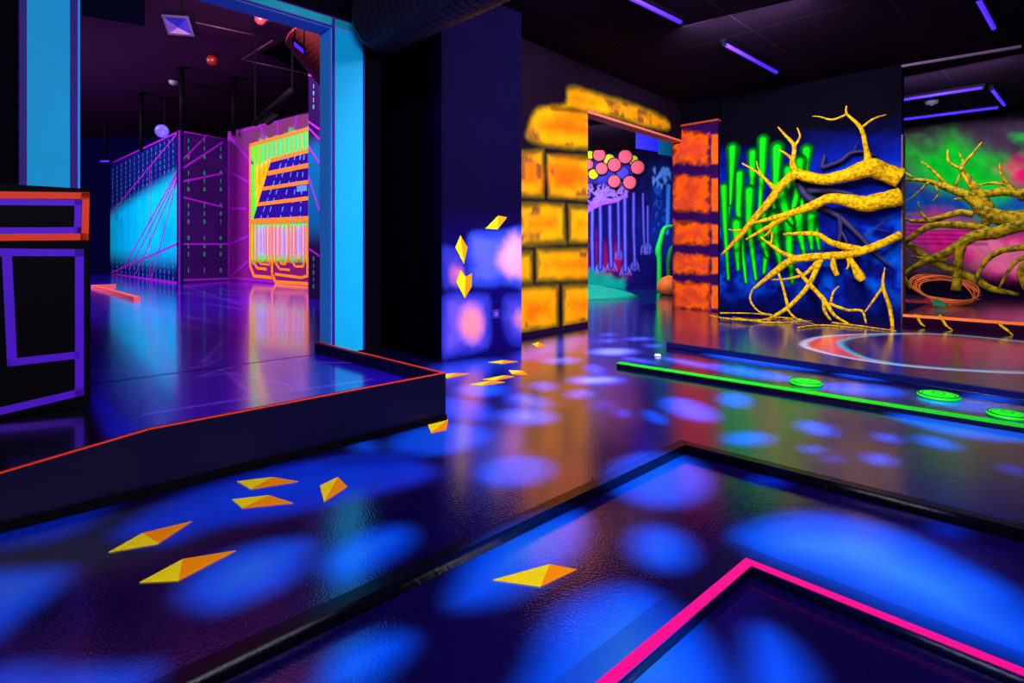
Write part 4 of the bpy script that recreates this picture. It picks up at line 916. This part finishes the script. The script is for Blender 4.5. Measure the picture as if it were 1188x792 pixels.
def circ_x(p, t):
    def strip(mb, pts, w_):
        for s0, s1 in zip(pts[:-1], pts[1:]):
            a_ = Vector(p.sz(*s0)); b_ = Vector(p.sz(*s1)); d = (b_-a_).normalized(); n = Vector((-d.y, d.x))*w_; a_ = a_-d*w_*.6; b_ = b_+d*w_*.6
            mb.prism([p.at(v.x, v.y, .003) for v in (a_+n, b_+n, b_-n, a_-n)], p.n*.008)
    mb = MB()
    for q, w_ in [([(357, 150), (290.5, 168.5), (290.5, 308), (295, 320), (316, 322), (316, 318)], .035), ([(357, 175), (315, 186)], .045), ([(357, 192), (312, 201)], .05), ([(357, 211), (306, 219)], .04), ([(357, 230), (300, 237)], .04), ([(357, 254), (292, 257)], .06),
                  ([(294, 262), (294, 303), (299, 311), (309, 312)], .03), ([(298, 262), (298, 300), (303, 306), (313, 307)], .02), ([(316, 260), (316, 318), (320, 327), (357, 329)], .035), ([(320, 262), (320, 305), (325, 312), (336, 313)], .025), ([(335, 260), (335, 300), (331, 306), (326, 305)], .03), ([(357, 258), (357, 320), (350, 322), (320, 318)], .03),
                  ([(339, 262), (339, 303), (343, 309), (352, 309), (354, 300), (354, 262)], .025), ([(309, 262), (309, 300), (306, 303)], .018), ([(313, 262), (313, 308)], .016), ([(343, 262), (343, 298), (347, 302), (350, 298), (350, 262)], .018), ([(325, 262), (325, 298), (328, 301)], .018), ([(330, 262), (330, 300)], .016)]: strip(mb, q, w_)
    for x in np.arange(296, 357, 5):
        yb = 168.5-(x-290)*.277; y1 = 186-(x-315)*.26 if x > 315 else 190+(315-x)*1.6
        strip(mb, [(x, yb), (x+.3, y1)], .009)
    mb.build('orange_circuit_lines', M['line_orange'], t)
    mb = MB()
    for x0, x1 in [(330, 300), (336, 308), (343, 324), (349, 336), (353, 348)]:
        for k in range(8):
            ya = 180+k*10; xa = x0+(x1-x0)*k/8; xb = x0+(x1-x0)*(k+.45)/8
            strip(mb, [(xa, ya), (xb, ya+5)], .012)
    strip(mb, [(346, 219), (355, 218)], .06)
    mb.build('blue_dashes', mat('light_blue_dash_paint', (90, 130, 240), .6, .1), t)
    mb = MB()
    for x in (301, 305, 311, 318, 322.5, 327.5, 333, 341, 346.5, 352): strip(mb, [(x, 262), (x, 296)], .012)
    mb.build('lilac_lines', mat('lilac_line_paint', (205, 170, 235), .6, .1), t)
panel('circuit_panel', 'tall panel with an orange and green circuit board building painting', C0_, D0, 3.72, (120, 14, 110), circ_p,
      [[(265, 157), (358, 128.5)], [(265.5, 157), (265.5, 325)], [(266, 158), (294, 190)], [(266, 199), (290, 212)], [(266, 242), (286, 242)], [(266, 283), (288, 274)], [(266, 322), (288, 303)], [(266, 322), (357, 330)], [(303, 146), (307, 162)], [(322, 140), (323, 156)], [(345, 134), (342, 150)]], None, step=.02, lw=.03, extra=circ_x)
E0 = Vector((-3.15, 8.7, 0)); E1 = Vector((-2.45, 8.02, 0))
def pil_p(cv, p):
    cv.mix(np.arange(cv.x.size), (6, 80, 130), sstep(.95, 1.4, cv.y)*sstep(2.75, 2.4, cv.y))  # same cyan glow band, painted into this board's colour
panel('maze_panel', 'slim panel beside the portal with purple slashes on blue', E0, E1, 3.66, (30, 5, 52), pil_p,
      [[(358, 87), (371, 91)], [(358, 141), (371, 150)], [(358, 148), (371, 162)], [(358, 170), (371, 190)], [(358, 205), (371, 245)], [(358, 288), (371, 297)]], [(364, 300+k*8, k % 2, .07) for k in range(5)]+[(364, 100+k*8, (k+1) % 2, .07) for k in range(4)], lw=.014)
# small orange floor kerb in the arena
a = G(108, 331, ZP+.04); b = G(158, 345, ZP+.04); c_ = G(134, 330, ZP+.04)
o = kerb('arena_low_kerb', [(c_.x, c_.y), (a.x, a.y), (b.x, b.y)], .05, .03, ZP, ZP+.05, mat('salmon_kerb_paint', (225, 80, 70), .5, .3)); tag(o, 'small salmon kerb bent in a V on the arena floor by the black box', 'kerb')

# ---------------------------------------------------------------- ceiling fittings
def tube_lamp(p0, p1, label, r=.02):
    p0, p1 = Vector(p0), Vector(p1); c = (p0+p1)/2; d = (p1-p0); dn = d.normalized(); sd = dn.cross(Vector((0, 0, 1))).normalized()
    t = empty('black_light_tube', tuple(c)); tag(t, label, 'lamp', 'black light tubes on the ceiling')
    MB().obox(c+Vector((0, 0, .035)), d*1.04, sd*.06, (0, 0, .035)).build('housing', M['housing'], t, bevel=.003)
    MB().tube([p0, p1], r, 12, 1).build('tube', M['tube'], t, True)
    for q in (p0, p1): MB().obox(q+Vector((0, 0, .008)), dn*.02, sd*.045, (0, 0, .06)).build('end_cap', M['housing'], t)
    return t
zt = ZC-.06
tube_lamp(G(720, -8, zt), G(790, 26, zt), 'violet tube lamp nearest the top centre of the ceiling')
tube_lamp(G(840, 51, zt), G(901, 84, zt), 'violet tube lamp in mid ceiling before the cactus wall')
tube_lamp(G(1134, -2, zt), G(1153, 33, zt), 'violet tube lamp at the top right of the ceiling')
tube_lamp(G(1036, 117.5, zt), G(1141, 101.5, zt), 'upper of the two long violet tubes over the stage')
tube_lamp(G(1040, 139.5, zt), G(1159, 124.5, zt), 'lower of the two long violet tubes over the stage')
tube_lamp(G(1150, 103, zt), G(1165, 122, zt), 'short violet tube over the stage linking the two long ones')
c = G(1081, 117, ZC); t = empty('smoke_detector', tuple(c)); tag(t, 'small round white detector between the stage ceiling tubes', 'detector')
MB().lathe(c, [(.09, 0), (.09, -.02), (.07, -.05), (.03, -.06)], n=24).build('body', mat('grey_plastic', (120, 110, 140), .5, .3), t, True); MB().lathe(c-Vector((0, 0, .058)), [(.028, 0), (.02, -.014)], n=16).build('sensor', M['lens'], t, True)
a = G(1046, 77, ZC-.04); b = G(1185, 54, ZC-.04); o = MB().obox((a+b)/2, b-a, Vector((-(b-a).y, (b-a).x, 0)).normalized()*.035, (0, 0, .03)).build('ceiling_rail', mat('dim_rail', (90, 55, 100), .5, .3), None); tag(o, 'thin dim rail under the ceiling in front of the stage', 'rail')
# ducts
dc = Vector((-1.12, 4.39, 2.71)); dd = Vector((.7071, -.7071, 0)); mb = MB(); n = 120; pts = [dc+dd*(.13+4.2*i/n) for i in range(n)]
mb.tube(pts, [.235 if i % 2 else .222 for i in range(n)], 32, 1); o = mb.build('duct', M['duct'], None, False); tag(o, 'fat ribbed black duct running overhead from the portal frame corner', 'duct')
pd = Plane((-4, 6.2), (-1, 6.2)); c0 = Vector(pd.px(349, 45)); c1 = Vector(pd.px(368, 66)); d_ = Vector((.9, -.2, -.6)).normalized()
mb = MB(); pts = [pd.px(348, 40, .1)+Vector((.0, 0, 0))+Vector((.6, .0, -.75)).normalized()*(i*.03) for i in range(26)]; mb.tube(pts, [.19 if i % 2 else .178 for i in range(26)], 24, 1); o = mb.build('duct', M['duct_red'], None, True); tag(o, 'short shiny reddish flexible duct at the arena ceiling beside the portal', 'duct')
pe = Plane((-4, 5.3), (-1, 5.3)); tl = tube_lamp(pe.px(341, 50), pe.px(354, 61), 'short violet tube lamp beside the shiny duct in the arena', .018)
for q in (pe.px(342, 51), pe.px(353, 60)): MB().tube([q+Vector((0, 0, .05)), Vector((q.x, q.y, ZH))], .006, 6, 1).build('drop_rod', M['housing'], tl)
# hanging poles
for (x, y0, y1, Yd, lb) in [(211, 76, 152, 12.2, 'black ceiling pole above the corner of the cyan panel'), (271, 86, 157, 12.9, 'black ceiling pole above the purple panel and circuit panel joint'), (164, 108, 176, 14.2, 'black ceiling pole above the middle of the cyan panel')]:
    X_ = (x-HX)/F*Yd; z0 = CH+(HY-y1)/F*Yd; t = empty('ceiling_pole', (X_, Yd, ZH)); tag(t, lb, 'pole', 'ceiling poles in the arena')
    MB().lathe((X_, Yd, z0), [(.05, 0), (.05, ZH-z0-.02)], n=14).build('pole', M['housing'], t, True); MB().lathe((X_, Yd, ZH-.04), [(.11, 0), (.11, .035)], n=18).build('flange', M['housing'], t)
# floodlight
hp = lambda px, py, z: Vector(((px-HX)/F*((z-CH)*F/(HY-py)), (z-CH)*F/(HY-py), z))
c = hp(209, 28, 4.35); t = empty('floodlight', tuple(c)); tag(t, 'square floodlight hanging from the arena ceiling', 'floodlight')
ax = Vector((1, .0, -.07)).normalized(); dn = Vector((.1, -.75, -.65)); dn = (dn-ax*dn.dot(ax)).normalized(); up = ax.cross(dn).normalized()
MB().obox(c, ax*.44, dn*.12, up*.34).build('housing', M['housing'], t, bevel=.01)
MB().obox(c+dn*.065, ax*.40, dn*.01, up*.30).build('frame', mat('violet_metal', (60, 34, 66), .6, .2), t, bevel=.002)
fp = [c+dn*.072+ax*a_*.17+up*b_*.12 for a_, b_ in ((-1, -1), (1, -1), (1, 1), (-1, 1))]; ap = c+dn*.078+up*.02
for k, col in enumerate([(20, 14, 90), (40, 22, 110), (120, 80, 125), (70, 40, 110)]):
    MB().prism([fp[k], fp[(k+1) % 4], ap], dn*.006).build('reflector_facet', mat('reflector_facet', col, .3, .5), t)
MB().obox(Vector((c.x, c.y, (c.z+ZH)/2))-dn*.0, ax*.04, (0, .03, 0), (0, 0, ZH-c.z)).build('bracket', M['housing'], t)
# ball, dome, small fan lamp
c = hp(246, 70, ZH-.12); t = empty('alarm_beacon', tuple(c)); tag(t, 'small red round beacon on the arena ceiling', 'beacon')
MB().lathe(c, [(.02, -.11), (.08, -.08), (.11, 0), (.08, .07), (.05, .1)], n=20).build('beacon', M['red'], t, True); MB().lathe(c, [(.06, .08), (.06, .119)], n=16).build('base', M['housing'], t)
c = hp(201, 96, ZH-.08); t = empty('ceiling_sensor', tuple(c)); tag(t, 'small pale dome sensor on the arena ceiling beside a pole', 'sensor')
MB().lathe(c, [(.02, -.06), (.08, -.03), (.1, .04)], n=20).build('dome', M['lens'], t, True); MB().lathe(c, [(.12, .04), (.12, .078)], n=20).build('base', M['housing'], t)
c = hp(188, 152, 4.0); t = empty('spot_lamp', tuple(c)); tag(t, 'round violet-lit spot lamp above the cyan panel', 'lamp')
ad = Vector((.3, -.9, -.2)).normalized()
MB().lathe(c-ad*.14, [(.11, 0), (.18, .06), (.19, .16)], ad, 24).build('housing', M['housing'], t, True); MB().lathe(c+ad*.02, [(.17, 0), (.16, .015), (.08, .02), (.01, .005)], ad, 24).build('lens', mat('lit_lens', (90, 70, 190), .3, .3, emit=.5, var=.3), t, True)
MB().obox(c+Vector((0, .12, (ZH-c.z)/2)), (.03, 0, 0), (0, .03, 0), (0, 0, ZH-c.z)).build('bracket', M['housing'], t)
# dark hatch panel, speaker, rails
c = hp(100, 10, 4.5); 
P4 = [hp(95, -10, ZH-.3), hp(168, -10, ZH-.3), hp(168, 31, ZH-.3), hp(95, 18, ZH-.3)]
o = MB().prism(P4, (0, 0, .28)).build('ceiling_speaker_box', M['housing'], None, bevel=.01); tag(o, 'large black box on the arena ceiling beside the left portal post', 'box')
P4 = [hp(303, 62, ZH-.03), hp(337, 43, ZH-.03), hp(358, 84, ZH-.03)]
o = MB().prism(P4, (0, 0, .025)).build('ceiling_hatch', M['housing'], None); tag(o, 'black triangular hatch in the arena ceiling left of the shiny duct', 'hatch')
for p0, p1, lb, r in [((226, 26), (296, 41), 'thin pale conduit across the arena ceiling toward the portal', .014), ((281, 69), (316, 47), 'thin conduit slanting up to the black triangular hatch', .018), ((281, 69), (358, 86), 'thin conduit from the slanting one to the slim panel', .012)]:
    a = hp(*p0, ZH-.05); b = hp(*p1, ZH-.05); o = MB().tube([a, b], r, 8, 1).build('ceiling_conduit', mat('pinkish_conduit', (70, 34, 50), .4, .3), None, True); tag(o, lb, 'conduit', 'conduits on the arena ceiling')
a = Plane((-5, 10), (0, 10)).px(296, 143); b = Plane((-5, 9), (0, 9)).px(339, 105)
t = empty('truss_bar', tuple(a)); tag(t, 'black bar rising above the circuit panel', 'bar'); MB().tube([a, b], .06, 10, 1).build('bar', M['housing'], t, True); MB().obox(a*.6+b*.4+Vector((.1, 0, -.1)), (.3, 0, .22), (0, .08, 0), (-.04, 0, .06)).build('clamp', M['housing'], t)
for q in (a, b): MB().tube([q, Vector((q.x, q.y, ZH))], .012, 6, 1).build('rod', M['housing'], t)
c = hp(302, 25, ZH-.1); t = empty('small_camera', tuple(c)); tag(t, 'small reddish ceiling camera near the portal lintel', 'camera')
MB().lathe(c, [(.09, .09), (.09, 0), (.05, -.05), (.01, -.06)], n=20).build('dome', M['duct_red'], t, True); MB().obox(c+Vector((.2, 0, .04)), (.2, 0, 0), (0, .06, 0), (0, 0, .05)).build('arm', M['lens'], t)
Pq = Plane((-9, 16.4), (-3, 16.4)).px(122, 187)
t = tube_lamp(Pq+Vector((-.14, 0, 0)), Pq+Vector((.14, 0, 0)), 'small bright violet lamp at the far left end of the cyan panel', .022)
MB().obox(Vector((Pq.x, Pq.y, (Pq.z+ZH)/2)), (.04, 0, 0), (0, .04, 0), (0, 0, ZH-Pq.z-.1)).build('drop_rod', M['housing'], t)
